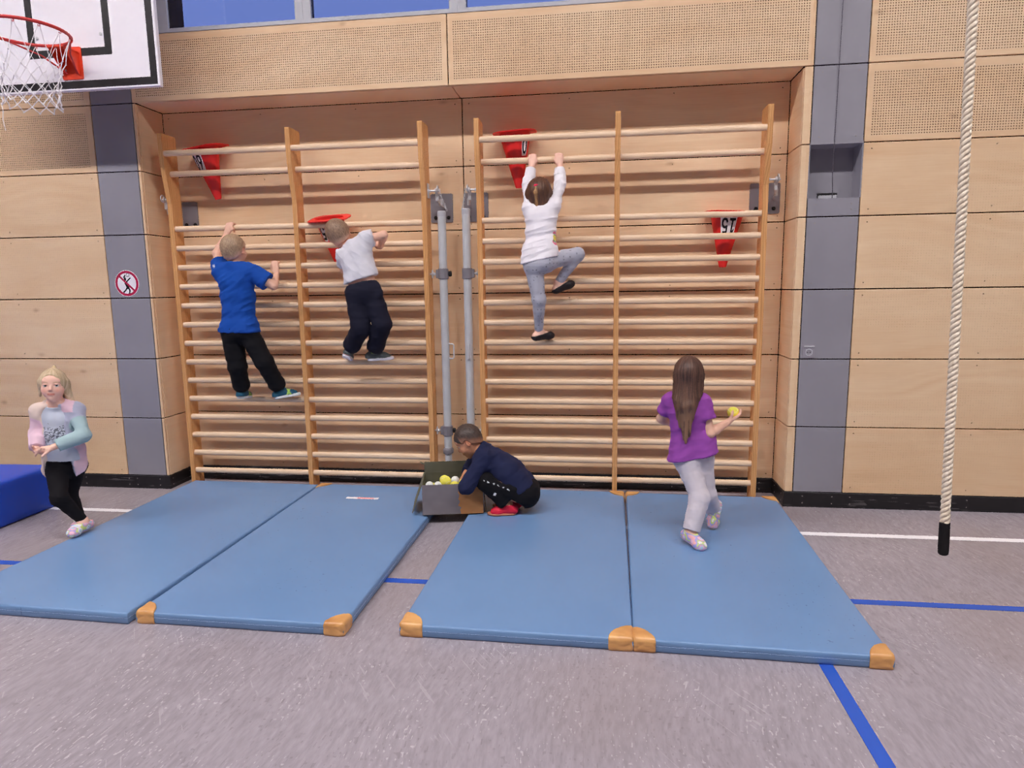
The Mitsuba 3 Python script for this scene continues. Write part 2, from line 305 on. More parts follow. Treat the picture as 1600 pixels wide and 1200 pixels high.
class Field:
    BIG = 0.06
    def __init__(self, lo, hi, vox):
        self.lo, self.vox = np.asarray(lo, float), vox
        n = np.ceil((np.asarray(hi, float) - self.lo) / vox).astype(int) + 1
        self.F = np.full(n, self.BIG, np.float32)
        self.ax = [(self.lo[i] + np.arange(n[i]) * vox).astype(np.float32) for i in range(3)]
    def region(self, lo, hi):
        i0 = np.maximum(np.floor((lo - self.lo) / self.vox).astype(int), 0)
        i1 = np.minimum(np.ceil((hi - self.lo) / self.vox).astype(int) + 1, self.F.shape)
        if (i1 <= i0).any(): return None, None
        sl = tuple(slice(a, b) for a, b in zip(i0, i1))
        return sl, (self.ax[0][sl[0]][:, None, None], self.ax[1][sl[1]][None, :, None], self.ax[2][sl[2]][None, None, :])
    def add(self, pr, infl=0.0):
        k, m = pr['k'], max(pr['k'], 2 * self.vox) + self.vox + 0.004
        if pr['kind'] == 'c':
            a, b, ra, rb = pr['a'], pr['b'], pr['ra'] + infl, pr['rb'] + infl
            R = max(ra, rb) + m
            sl, X = self.region(np.minimum(a, b) - R, np.maximum(a, b) + R)
            if sl is None: return self
            ab = b - a; q = [X[i] - np.float32(a[i]) for i in range(3)]
            t = np.clip((q[0] * ab[0] + q[1] * ab[1] + q[2] * ab[2]) / max(ab @ ab, 1e-12), 0, 1)
            d = np.sqrt((q[0] - t * ab[0]) ** 2 + (q[1] - t * ab[1]) ** 2 + (q[2] - t * ab[2]) ** 2) - (ra + t * (rb - ra))
        else:
            r = pr['r'] + infl; R = r.max() + m
            sl, X = self.region(pr['a'] - R, pr['a'] + R)
            if sl is None: return self
            q = [X[i] - np.float32(pr['a'][i]) for i in range(3)]
            l = [q[0] * e[0] + q[1] * e[1] + q[2] * e[2] for e in pr['ax']]
            k0 = np.sqrt(sum((l[i] / r[i]) ** 2 for i in range(3))); k1 = np.sqrt(sum((l[i] / r[i] ** 2) ** 2 for i in range(3)))
            d = k0 * (k0 - 1) / np.maximum(k1, 1e-6)
        if pr['op'] == '+': self.F[sl] = smin(self.F[sl], d, k)
        else: self.F[sl] = -smin(-self.F[sl], d, k)
        return self
    def addall(self, prs, infl=0.0):
        for p in prs: self.add(p, infl)
        return self
    def cut(self, p, n, k=0.0, near=None, r=None):
        """keeps the side the normal points away from; near, r: only within that distance of a point"""
        n = U(n)
        sl, X = self.region(np.asarray(near) - r, np.asarray(near) + r) if near is not None else (tuple([slice(None)] * 3), (self.ax[0][:, None, None], self.ax[1][None, :, None], self.ax[2][None, None, :]))
        if sl is None: return self
        d = (X[0] - p[0]) * n[0] + (X[1] - p[1]) * n[1] + (X[2] - p[2]) * n[2]
        if near is not None:
            w = (X[0] - near[0]) ** 2 + (X[1] - near[1]) ** 2 + (X[2] - near[2]) ** 2
            d = np.where(w < r * r, d, -1.0)
        self.F[sl] = -smin(-self.F[sl], -d.astype(np.float32), k)
        return self
    def mesh(self):
        F = self.F.copy()
        for ax in range(3):
            s = [slice(None)] * 3
            for e in (0, -1): s[ax] = e; F[tuple(s)] = np.maximum(F[tuple(s)], 1e-3)
        S = F < 0
        n = np.array(F.shape) - 1
        c = np.zeros(n, np.uint8)
        corners = [(i, j, k) for i in (0, 1) for j in (0, 1) for k in (0, 1)]
        sh = lambda A, o: A[o[0]:o[0] + n[0], o[1]:o[1] + n[1], o[2]:o[2] + n[2]]
        for o in corners: c += sh(S, o)
        act = (c > 0) & (c < 8)
        I = np.argwhere(act)
        vals = np.stack([F[I[:, 0] + o[0], I[:, 1] + o[1], I[:, 2] + o[2]] for o in corners], 1)
        P, W = np.zeros((len(I), 3)), np.zeros(len(I))
        for x in range(8):
            for ax in range(3):
                o = corners[x]
                if o[ax]: continue
                o2 = list(o); o2[ax] = 1; y = corners.index(tuple(o2))
                va, vb = vals[:, x], vals[:, y]; on = (va < 0) != (vb < 0)
                t = np.where(on, va / np.where(on, va - vb, 1), 0)
                p = np.broadcast_to(np.array(o, float), (len(I), 3)).copy(); p[:, ax] = t
                P[on] += p[on]; W[on] += 1
        V = self.lo + (I + P / W[:, None]) * self.vox
        idx = np.full(n, -1, np.int64); idx[tuple(I.T)] = np.arange(len(I))
        faces = []
        for ax in range(3):
            b, d = (ax + 1) % 3, (ax + 2) % 3
            s0, s1 = [slice(None)] * 3, [slice(None)] * 3
            s0[ax], s1[ax] = slice(0, -1), slice(1, None)
            A, B = S[tuple(s0)], S[tuple(s1)]
            E = np.argwhere(A != B)
            E = E[(E[:, b] > 0) & (E[:, d] > 0) & (E[:, b] < n[b]) & (E[:, d] < n[d])]
            flip = A[tuple(E.T)]
            def cell(ob, od):
                Q = E.copy(); Q[:, b] -= ob; Q[:, d] -= od; return idx[tuple(Q.T)]
            q = np.stack([cell(1, 1), cell(0, 1), cell(0, 0), cell(1, 0)], 1)
            q = np.where(flip[:, None], q, q[:, ::-1])
            faces.append(q)
        q = np.vstack(faces)
        m = trimesh.Trimesh(V, np.vstack([q[:, [0, 1, 2]], q[:, [0, 2, 3]]]), process=False)
        return m
def vnormals(m):
    v, f = m.vertices, m.faces; n = np.zeros_like(v); fn = np.cross(v[f[:, 1]] - v[f[:, 0]], v[f[:, 2]] - v[f[:, 0]])
    for k in range(3): np.add.at(n, f[:, k], fn)
    return n / (np.linalg.norm(n, axis=1, keepdims=True) + 1e-12)
def relax(m, it=2, lam=0.5):
    """light Laplacian smoothing (two-step, keeps volume)"""
    v, f = np.array(m.vertices), m.faces
    e = np.vstack([f[:, [0, 1]], f[:, [1, 2]], f[:, [2, 0]]])
    from scipy.sparse import coo_matrix
    A = coo_matrix((np.ones(len(e) * 2), (np.r_[e[:, 0], e[:, 1]], np.r_[e[:, 1], e[:, 0]])), shape=(len(v),) * 2).tocsr()
    d = np.asarray(A.sum(1)).ravel(); d[d == 0] = 1
    for _ in range(it):
        v = v + lam * ((A @ v) / d[:, None] - v); v = v - (lam + 0.03) * ((A @ v) / d[:, None] - v)
    return trimesh.Trimesh(v, f, process=False)
def bounds_of(prs, pad=0.03):
    lo = np.min([np.minimum(p['a'], p.get('b', p['a'])) - (max(p['ra'], p['rb']) if p['kind'] == 'c' else p['r'].max()) for p in prs], 0)
    hi = np.max([np.maximum(p['a'], p.get('b', p['a'])) + (max(p['ra'], p['rb']) if p['kind'] == 'c' else p['r'].max()) for p in prs], 0)
    return lo - pad, hi + pad
def blob(prs, vox, infl=0.0, pad=0.03, cuts=()):
    lo, hi = bounds_of(prs, pad + infl)
    F = Field(lo, hi, vox).addall(prs, infl)
    for c in cuts: F.cut(*c[:2], **c[2]) if len(c) > 2 else F.cut(*c)
    return relax(F.mesh())

# ---------------------------------------------------------------- wall bars
def wood_fn(a, b, sc, axis):
    def f(p, n, uv):
        l, q = (p.z, p.x * 1.0 + p.y * 0.8) if axis == 'z' else (p.x, p.z + p.y * 0.7)
        s = cell_rand(dr.floor((p.x if axis == 'z' else p.z / 0.14 + 0.3 * dr.floor(p.x)) * 3), 1, 2) * 9
        r = dr.abs(dr.sin((q * sc + 2.2 * noise(l * 1.6, q * 6, s) + 0.5 * noise(l * 7, q * 30, s)) * 6.0 + s))
        g = fbm(l * 3, q * 70, s, octaves=2)
        return mix(a, b, dr.clip(0.25 + 0.55 * r * r * r + 0.8 * (g - 0.5), 0, 1))
    return f
mat('m_post_wood', prin(proc(wood_fn(srgb(220, 168, 114), srgb(188, 130, 78), 34, 'z')), 0.4, 0.4))
mat('m_rung_wood', prin(proc(wood_fn(srgb(232, 204, 176), srgb(222, 188, 154), 8, 'x')), 0.38, 0.4))
mat('m_plate', prin(srgb(120, 115, 122), 0.45, 0.45))
mat('m_galvanised', prin(proc(lambda p, n, uv: mix(srgb(180, 180, 184), srgb(198, 198, 202), fbm(p.x * 20, p.y * 20, p.z * 14, octaves=3))), 0.36, 0.5, metallic=0.1))
mat('m_zinc', prin(srgb(206, 206, 210), 0.3, 0.6, metallic=0.3))
RUNGS = [0.1285 + 0.1418 * i for i in range(14)]
PD = 0.112
def post_mesh():
    """upright: 34 mm wide with a forward nose at the top for the proud top rung"""
    from shapely.geometry import Polygon
    prof = Polygon([(0.075, 0.004), (0.075, 2.15), (0.030, 2.40), (0.022, 2.630), (0.028, 2.640), (0.075 + PD - .01, 2.640), (0.075 + PD, 2.630), (0.075 + PD, 0.004)])
    m = trimesh.creation.extrude_polygon(prof, 0.034, engine='earcut')
    V = np.array(m.vertices); m.vertices = np.stack([V[:, 2] - 0.017, V[:, 0], V[:, 1]], 1); m.invert() if m.volume < 0 else None
    return m
POST = mikit.ply(post_mesh(), 'm_post_wood')
def rung_mesh(L):
    n = 14; th = np.arange(n) * 2 * np.pi / n + .1
    xs = [-L / 2, -L / 2 + .012, -L * .25, 0, L * .25, L / 2 - .012, L / 2]
    V = np.vstack([np.stack([np.full(n, x), .0175 * np.cos(th), .0215 * np.sin(th)], 1) for x in xs] + [[[-L / 2, 0, 0], [L / 2, 0, 0]]])
    F = []
    for i in range(len(xs) - 1):
        for s in range(n):
            q = (s + 1) % n; F += [[i * n + s, (i + 1) * n + q, i * n + q], [i * n + s, (i + 1) * n + s, (i + 1) * n + q]]
    e = len(xs) * n
    for s in range(n):
        q = (s + 1) % n; F += [[e, s, q], [e + 1, (len(xs) - 1) * n + q, (len(xs) - 1) * n + s]]
    m = trimesh.Trimesh(V, F, process=False); 
    if m.volume < 0: m.invert()
    return m
def wall_bars(posts, label):
    t = thing('wall_bars', label, 'wall bars', 'climbing wall bars in the niche')
    for x in posts: put('post', copy_at(POST, T().translate([x, 0, 0])), t)
    for a, b in zip(posts, posts[1:]):
        shape = mikit.ply(rung_mesh(b - a - 0.030), 'm_rung_wood', smooth=40)
        for z in RUNGS + [2.365]: put('rung', copy_at(shape, T().translate([(a + b) / 2, 0.1, z])), t)
        put('rung', copy_at(shape, T().translate([(a + b) / 2, 0.045, 2.502])), t)
    return t
P = (-3.134, -2.166, -1.213, -0.822, 0.123, 1.082)
wb1 = wall_bars(P[:3], 'left wooden wall bars of two bays, with two boys climbing')
wb2 = wall_bars(P[3:], 'right wooden wall bars of two bays, with a girl in white hanging on')
# grey plates that carry the bars
from shapely.geometry import box as sbox
def rounded_plate(w, h, t, r=.012):
    m = trimesh.creation.extrude_polygon(sbox(-w / 2 + r, -h / 2 + r, w / 2 - r, h / 2 - r).buffer(r, quad_segs=4), t, engine='earcut')
    V = np.array(m.vertices); m.vertices = np.stack([V[:, 0], -V[:, 2], V[:, 1]], 1)
    if m.volume < 0: m.invert()
    return m
def bracket(x, w, side, label, chain=False):
    """x: plate centre; side: +1 when the bars lie to its left"""
    t = thing('wall_bracket', label, 'bracket', 'wall brackets of the bars')
    pl = rounded_plate(w, .205, .008); pl.apply_translation((x, ND, 2.088))
    obj('plate', pl, 'm_plate', t)
    for bx in (x - w * .28, x + w * .3):
        obj('bolt', cat([cyl((bx, ND - .006, 2.02), (bx, ND - .014, 2.02), .014, 6, .002), cyl((bx, ND - .01, 2.02), (bx, ND - .024, 2.02), .007, 8)]), 'm_dark', t)
    return t
bk = [bracket(-3.115, .125, 1, 'grey steel wall plate behind the leftmost post of the bars'), bracket(-1.136, .165, -1, 'grey steel wall plate behind the left metal tube', True),
      bracket(-.882, .18, 1, 'grey steel wall plate behind the right metal tube', True), bracket(1.127, .2, -1, 'grey steel wall plate behind the rightmost post of the bars')]
def hinge(t, xp, s, chain):
    """locking bolt of the bars: a plate on the post, a rod, an eye and a hanging chain"""
    x = xp + s * .0185; z = 2.19; y = .13
    obj('post_plate', chbox((min(x, x + s * .005), y - .025, z - .05), (max(x, x + s * .005), y + .025, z + .05), .0015), 'm_zinc', t)
    obj('rod', cat([cyl((x, y, z), (x + s * .085, y, z), .007, 10, .001), cyl((x + s * .004, y, z), (x + s * .016, y, z), .012, 6, .001), cyl((x + s * .052, y, z), (x + s * .062, y, z), .019, 12, .002)]), 'm_zinc', t)
    a = np.linspace(0, 2 * np.pi, 17)[:-1]
    obj('eye', tube(np.stack([np.full(16, x + s * .07), y - .002 + .021 * np.cos(a), z + .008 + .024 * np.sin(a)], 1), .0045, 6, True), 'm_zinc', t, smooth=True)
    obj('hook', cat([chbox((x + s * .06 - .012, y + .012, z - .07), (x + s * .06 + .012, y + .022, z - .0), .003), chbox((x + s * .075 - .012, y + .06, z - .1), (x + s * .075 + .012, y + .07, z - .05), .003),
                     tube([(x + s * .06, y + .015, z - .06), (x + s * .075, y + .065, z - .09), (x + s * .08, ND - .01, z - .1)], .006, 6)]), 'm_zinc', t)
    if chain:
        x0, x1 = x + s * .085, chain[0]
        links = []
        n = 13
        for i in range(n):
            u = i / (n - 1); c = A3(x0 + (x1 - x0) * u, y - .01 + (chain[1] - y + .01) * u, z + .0 - (z - chain[2]) * u - .012 * math.sin(u * np.pi) * (1 if u < .5 else .4))
            ph = (i % 2) * np.pi / 2
            links.append(tube(np.stack([c[0] + .0052 * np.cos(a) * math.cos(ph), c[1] + .0052 * np.cos(a) * math.sin(ph), c[2] + .0088 * np.sin(a)], 1), .0017, 5, True))
        obj('chain', cat(links), 'm_zinc', t, smooth=True, kind='stuff')
hinge(bk[1], P[2], 1, (-1.062, .115, 2.055)); hinge(bk[2], P[3], -1, (-.948, .115, 2.06))
for t, xp, s in ((bk[0], P[0], -1), (bk[3], P[5], 1)): hinge(t, xp, s, None)

# ---------------------------------------------------------------- two galvanised tubes parked between the bars
def tube_post(x, y, top, label, s):
    t = thing('metal_post', label, 'post', 'metal posts between the wall bars')
    obj('tube', cat([cyl((x, y, .33), (x, y, top - .028), .029, 28), ]), 'm_galvanised', t, smooth=40)
    obj('cap', lathe([(0, top), (.024, top), (.0305, top - .006), (.0305, top - .04), (.029, top - .04)][::-1], 28, T_(x, y)), 'm_frame', t, smooth=40)
    obj('collar', lathe([(.029, .296), (.037, .296), (.0385, .302), (.0385, .318), (.036, .33), (.029, .34)], 28, T_(x, y)), 'm_plate', t, smooth=40)
    obj('foot_tube', cyl((x, y, .0), (x, y, .31), .0265, 24), 'm_galvanised', t, smooth=40, label='thinner lower tube')
    for z in (1.612, .468):
        c = obj('clamp', cat([cyl((x, y, z - .037), (x, y, z + .037), .0375, 24, .003), chbox((min(x - s * .03, x - s * .052), y - .014, z - .03), (max(x - s * .03, x - s * .052), y + .014, z + .03), .003)]), 'm_plate', t, smooth=30)
        xe = x - s * (.052 + .045)
        obj('bolt', cat([cyl((x - s * .05, y, z), (xe, y, z), .0065, 10), cyl((x - s * .062, y, z), (x - s * .074, y, z), .0145, 6, .002),
                         cat([chbox((min(x - s * .074, x - s * .086), y - .004, z + q - .014), (max(x - s * .074, x - s * .086), y + .004, z + q + .014), .003) for q in (.016, -.016)])]), 'm_zinc', c)
        if s > 0: obj('knob', lathe([(0, 0), (.012, 0), (.02, .006), (.02, .018), (.015, .024), (0, .024)], 7, frame_at(A3(x + s * .036, y + .006, z), A3(s, .2, 0))), 'm_dark', c, label='black plastic star knob')
    d = A3(1, -.12, 0) if s > 0 else A3(.12, -1, 0)
    d = U(d); p0 = A3(x, y, 1.11) + d * .027
    pts = [p0, p0 + d * .028, p0 + d * .037 + A3(0, 0, -.008), p0 + d * .037 + A3(0, 0, -.098), p0 + d * .028 + A3(0, 0, -.106), p0 + A3(0, 0, -.106)]
    obj('handle', tube(pts, .0052, 8), 'm_zinc', t, smooth=True)
    obj('handle_screw', cyl(p0 + A3(0, 0, -.106), p0 + d * .008 + A3(0, 0, -.106), .009, 10, .002), 'm_zinc', t)
def T_(x, y, z=0):
    M = np.eye(4); M[:3, 3] = (x, y, z); return M
def frame_at(p, z, x=None):
    M = frame_to(z, x); M[:3, 3] = p; return M
tube_post(-1.100, .125, 2.050, 'left galvanised metal tube with a clamp and black knobs, beside the left bars', 1)
tube_post(-.925, .125, 2.062, 'right galvanised metal tube parked beside the right bars', -1)

# ---------------------------------------------------------------- red marker cones wedged upside down behind the rungs
mat('m_cone', prin(srgb(214, 40, 38), 0.38, 0.45))
mat('m_label', prin(srgb(226, 222, 228), 0.5, 0.3)); mat('m_ink', prin(srgb(22, 20, 26), 0.6, 0.2))
CH, CR0, CR1, CSQ = .375, .114, .024, .58
def cone_r(z): return CR0 + (CR1 - CR0) * min(max(z / CH, 0), 1)
def cone_pt(th, z, off=0.0):
    r = cone_r(z) + off; return A3(-r * math.sin(th), -r * CSQ * math.cos(th), z)
def flange(a, b, r, t):
    ring = sbox(-a + r, -b + r, a - r, b - r).buffer(r, quad_segs=8).difference(__import__('shapely').geometry.Polygon([(CR0 * .93 * math.cos(q), CR0 * .93 * CSQ * math.sin(q)) for q in np.linspace(0, 2 * np.pi, 41)[:-1]]))
    return trimesh.creation.extrude_polygon(ring, t, engine='earcut')
def cone_body():
    prof = [(CR0 * .93, 0), (CR1 - .004, CH - .012), (0, CH - .012)], [(CR0 + .004, .006), (CR0, .012)] + [(cone_r(z), z) for z in np.linspace(.03, CH - .004, 8)] + [(CR1 - .003, CH), (0, CH)]
    m = cat([lathe(prof[1], 40), lathe(prof[0][::-1], 40)]); m.vertices[:, 1] *= CSQ
    return m
def marker_cone(base, tip, spin, text, th0, label, fx=.15, fy=.108):
    """base: middle of the flange, tip: where the point hangs; th0: the label's direction around the axis"""
    t = thing('marker_cone', label, 'cone', 'red marker cones behind the rungs')
    base, tip = A3(*base), A3(*tip)
    M = frame_at(base, tip - base, (-math.cos(spin), math.sin(spin), 0))
    b = cone_body(); b.apply_transform(M); obj('body', b, 'm_cone', t, smooth=40)
    f = flange(fx, fy, .07, .006); f.vertices[:, 2] += .006 * np.abs(f.vertices[:, 0] / fx) ** 2; f.apply_transform(M); obj('base', f, 'm_cone', t)
    w = .060 if len(text) > 1 else .028                      # half width of the label along the surface
    zz, tt = np.linspace(.03, .165, 8), np.linspace(-1, 1, 9)
    V = np.array([cone_pt(th0 + q * w / .105, z, .0008) for z in zz for q in tt]); Fa = []
    for i in range(7):
        for j in range(8):
            c = i * 9 + j; Fa += [[c, c + 1, c + 10], [c, c + 10, c + 9]]
    L = trimesh.Trimesh(V, Fa, process=False); L.apply_transform(M)
    lk = obj('label', L, 'm_label', t, smooth=True, label='white label with black number')
    tm = meshkit.text_mesh(text, .098, .0006, bold=True).subdivide_to_size(.01); v = np.array(tm.vertices)
    v[:, 0] -= (v[:, 0].max() + v[:, 0].min()) / 2; v[:, 0] *= 1.66 * w / np.ptp(v[:, 0])
    tm = trimesh.Trimesh([cone_pt(th0 - x / .105, .052 + y, .0012 + z) for x, y, z in v], tm.faces, process=False); tm.apply_transform(M)
    if FLIPTEXT: tm.invert()
    obj('number', tm, 'm_ink', lk)
FLIPTEXT = False
marker_cone((-2.885, .166, 2.560), (-2.828, .215, 2.190), .0, '60', -.62 + np.pi * 0, 'red cone with the number 60 upside down at the far left', .165, .118)
marker_cone((-1.942, .150, 2.030), (-1.925, .268, 1.675), .0, '5', -.62, 'red cone with open wide rim behind the boy in the grey shirt', .150, .104)
marker_cone((-.577, .168, 2.572), (-.555, .205, 2.195), .0, '0', .80, 'red cone behind the top rungs beside the hanging girl', .148, .118)
marker_cone((.862, .190, 2.002), (.846, .205, 1.628), .0, '15', .08, 'red cone with the number 15 upside down at the right', .150, .100)

# ---------------------------------------------------------------- sports mats
def cloth_blue(p, n, uv):
    a = fbm(p.x * 2.2, p.y * 2.2, 1, octaves=3)
    d = smoothstep(0.94, 0.97, noise(p.x * 75, p.y * 75, 5)) * smoothstep(0.55, 0.7, noise(p.x * 2, p.y * 2, 8))
    return mix(mix(srgb(98, 131, 174), srgb(106, 139, 181), a), srgb(60, 84, 130), 0.5 * d)
mat('m_mat_blue', prin(proc(cloth_blue), 0.34, 0.55))
mat('m_thread', prin(srgb(150, 172, 210), 0.7, 0.2))
mat('m_leather', prin(proc(lambda p, n, uv: mix(srgb(214, 162, 104), srgb(178, 122, 70), dr.clip(fbm(p.x * 16, p.y * 16, p.z * 16, octaves=3) * 1.5 - 0.3, 0, 1))), 0.32, 0.5))
MH = 0.06
def mat_shape(n=46, W=.996, L=1.996):
    """soft slab: rounded rim, a slightly domed and dented top"""
    xs = np.concatenate([[0, .0015, .005, .012], np.linspace(.045, W - .045, 24), [W - .012, W - .005, W - .0015, W]])
    ys = np.concatenate([[0, .0015, .005, .012], np.linspace(.045, L - .045, n), [L - .012, L - .005, L - .0015, L]])
    return xs, ys, W, L
def gym_mat(x, y, th, seed, label, corners=(), tag=None, W=.996, L=1.996):
    t = thing('gym_mat', label, 'mat', 'blue gym mats on the floor')
    xs, ys, W, L = mat_shape(46, W, L)
    X, Y = np.meshgrid(xs, ys, indexing='ij')
    e = np.minimum(np.minimum(X, W - X), np.minimum(Y, L - Y))
    rim = np.sqrt(np.clip(1 - (1 - np.clip(e / .012, 0, 1)) ** 2, 0, 1))
    q = np.stack([X * 3, Y * 3, X * 0 + seed], -1)
    Zt = .044 + (MH - .044 - .003) * rim + .003 * rim * np.clip(e / .2, 0, 1) + .0022 * rim * (meshkit.fbm(q, 3, seed) - .5) * 2 * np.clip(e / .1, 0, 1)
    bul = .006 * (meshkit.noise(np.stack([X * 5 + 9, Y * 5, X * 0 + seed], -1), seed) - .5)
    nx, ny = X.shape
    top = np.stack([X, Y, Zt], -1).reshape(-1, 3)
    idx = np.arange(nx * ny).reshape(nx, ny)
    F = []
    a, b, c, d = idx[:-1, :-1].ravel(), idx[1:, :-1].ravel(), idx[1:, 1:].ravel(), idx[:-1, 1:].ravel()
    F = np.vstack([np.stack([a, b, c], 1), np.stack([a, c, d], 1)])
    loop = np.concatenate([idx[:, 0], idx[-1, 1:], idx[-2::-1, -1], idx[0, -2:0:-1]])
    n = len(loop); V = [top]; base = len(top); prev = loop
    ctr = A3(W / 2, L / 2, 0)
    P0 = top[loop]
    out = np.zeros((n, 2)); out[:, 0] = np.where(P0[:, 0] < 1e-6, -1, np.where(P0[:, 0] > W - 1e-6, 1, 0)); out[:, 1] = np.where(P0[:, 1] < 1e-6, -1, np.where(P0[:, 1] > L - 1e-6, 1, 0))
    wav = .0022 * (meshkit.fbm(np.stack([P0[:, 0] * 6, P0[:, 1] * 6, P0[:, 0] * 0 + seed], -1), 3, seed + 3) - .5) * 2
    for z, o in ((.0335, .0008), (.0318, -.0012), (.030, .0012), (.012, .0), (.003, -.004), (.0005, -.010)):
        Q = P0.copy(); Q[:, 2] = z; Q[:, :2] += out * (o + wav[:, None]); V.append(Q)
        cur = base + np.arange(n)
        for i in range(n):
            j = (i + 1) % n
            F = F if False else F
        i, j = np.arange(n), (np.arange(n) + 1) % n
        F = np.vstack([F, np.stack([prev[i], cur[i], cur[j]], 1), np.stack([prev[i], cur[j], prev[j]], 1)])
        prev = cur; base += n
    V.append(np.array([[W / 2, L / 2, .0005]])); i, j = np.arange(n), (np.arange(n) + 1) % n
    F = np.vstack([F, np.stack([prev[i], np.full(n, base), prev[j]], 1)])
    m = trimesh.Trimesh(np.vstack(V), F, process=False)
    M = np.eye(4); M[0, :2] = math.cos(th), math.sin(th); M[1, :2] = math.sin(th), -math.cos(th); M[2, 2] = 1; M[:3, 3] = (x, y, 0)   # local y runs towards the viewer
    # a left-handed frame: flip the winding
    m.apply_transform(M)
    if m.volume < 0: m.invert()
    c = obj('cover', m, 'm_mat_blue', t, smooth=50)
    seam = np.vstack([P0 + np.c_[out * (.0012 + wav[:, None]), np.zeros(n)]]); seam[:, 2] = .0318
    sm = tube(seam, .0009, 4, True); sm.apply_transform(M)
    obj('seam', sm, 'm_thread', c, label='pale stitched seam')
    for cx, cy in corners:
        ox, oy = (0 if cx == 0 else W), (0 if cy == 0 else L); sx, sy = (1 if cx == 0 else -1), (1 if cy == 0 else -1)
        g = Field((-.012, -.012, -.001), (.13, .13, MH + .012), .0032)
        Xg, Yg, Zg = np.meshgrid(*g.ax, indexing='ij')
        rr = .016
        qx, qy, qz = rr - .001 - Xg, rr - .001 - Yg, np.abs(Zg - MH / 2) - (MH / 2 + .0012 - rr)
        dd = np.sqrt(np.maximum(qx, 0) ** 2 + np.maximum(qy, 0) ** 2 + np.maximum(qz, 0) ** 2) + np.minimum(np.maximum(np.maximum(qx, qy), qz), 0) - rr - .0052
        wr = .004 * (meshkit.fbm(np.stack([Xg * 40, Yg * 40, Zg * 55 + seed], -1), 2, seed + 11) - .5)
        ridge = -.0035 * np.exp(-((Zg - .03 - .012 * np.sin(Xg * 60 + seed)) / .006) ** 2) * np.exp(-((Xg - Yg) / .05) ** 2)
        dd = dd + wr - ridge * 0.6
        arc = np.sqrt((Xg + .02) ** 2 + (Yg + .02) ** 2) - (.118 + .006 * math.sin(seed))
        g.F = np.maximum(dd, arc).astype(np.float32)
        k = relax(g.mesh(), 3); k.vertices[:, 2] = np.maximum(k.vertices[:, 2], .0006)
        k.vertices[:, 0] = ox + sx * k.vertices[:, 0]; k.vertices[:, 1] = oy + sy * k.vertices[:, 1]
        k.apply_transform(M)
        if k.volume < 0: k.invert()
        obj('leather_corner', k, 'm_leather', t, smooth=True, label='tan leather corner')
    if tag:
        lab = chbox((tag[0], tag[1], MH + .0002), (tag[0] + .235, tag[1] + .036, MH + .0016), .0004); lab.apply_transform(M)
        lab.invert() if lab.volume < 0 else None
        lk = obj('label', lab, 'm_label', t, label='long white and pink label')
        rs = cat([chbox((tag[0] + a, tag[1] + .006, MH + .0014), (tag[0] + b, tag[1] + .03, MH + .0021), .0002) for a, b in ((.08, .2),)]); rs.apply_transform(M)
        rs.invert() if rs.volume < 0 else None
        obj('print', rs, 'm_pink', lk)
mat('m_pink', prin(srgb(226, 150, 152), 0.5, 0.3))
ALL4 = ((0, 0), (1, 0), (0, 1), (1, 1))
gym_mat(-3.112, .060, -.0226, 3, 'blue gym mat without leather corners at the far left of the row', W=1.022)
gym_mat(-2.077, .056, -.0142, 5, 'blue gym mat with tan corners, second from left, with a pink label', ALL4, (.33, .30), W=1.003)
gym_mat(-.822, .066, -.0170, 8, 'blue gym mat under the crouching boy, second from right', ALL4, W=1.008, L=1.99)
gym_mat(.206, .046, -.0266, 11, 'blue gym mat under the running girl in purple, rightmost', ALL4, W=1.008, L=1.985)
mat('m_plate2', prin(srgb(146, 141, 152), 0.4, 0.4)); mat('m_wire', prin(srgb(92, 86, 98), 0.6, 0.3))
def m3_prism(pts, x0, x1):
    """polygon in the y-z plane extruded along x"""
    from shapely.geometry import Polygon
    m = trimesh.creation.extrude_polygon(Polygon(pts), x1 - x0, engine='earcut'); V = np.array(m.vertices); m.vertices = np.stack([V[:, 2] + x0, V[:, 0], V[:, 1]], 1)
    if m.volume < 0: m.invert()
    return m
# ---------------------------------------------------------------- basketball hoop on the wall
mat('m_board', prin(srgb(234, 229, 238), 0.3, 0.45)); mat('m_black_line', prin(srgb(24, 20, 26), 0.4, 0.4))
mat('m_rim', prin(srgb(196, 54, 52), 0.35, 0.5)); mat('m_rim_plate', prin(srgb(220, 66, 38), 0.38, 0.45)); mat('m_cord', prin(srgb(236, 232, 236), 0.8, 0.2))
hoop = thing('basketball_hoop', 'basketball hoop with a white backboard, orange red rim and white net', 'basketball hoop')
bx0, bx1, bz0, bz1, by = -4.005, -2.793, 2.820, 3.870, -.410
obj('backboard', chbox((bx0, by, bz0), (bx1, by + .032, bz1), .003), 'm_board', hoop)
def ring_rect(name, x0, x1, z0, z1, w, lab):
    for lo, hi in (((x0, z0), (x1, z0 + w)), ((x0, z1 - w), (x1, z1)), ((x0, z0 + w), (x0 + w, z1 - w)), ((x1 - w, z0 + w), (x1, z1 - w))):
        obj(name, chbox((lo[0], by - .0012, lo[1]), (hi[0], by + .001, hi[1]), .0004), 'm_black_line', hoop, label=lab)
ring_rect('border_line', bx0 + .016, bx1 - .016, bz0 + .014, bz1 - .014, .046, 'black border line')
ring_rect('target_line', -3.698, -3.108, 3.030, 3.480, .048, 'black line of the inner square')
for x, z in ((-3.63, 3.155), (-3.175, 3.155), (-3.63, 3.44), (-3.175, 3.44)): obj('bolt', cyl((x, by + .003, z), (x, by - .007, z), .011, 12, .003), 'm_zinc', hoop)
rc, rr = A3(-3.398, -.762, 3.056), .2325
a = np.linspace(0, 2 * np.pi, 73)[:-1]
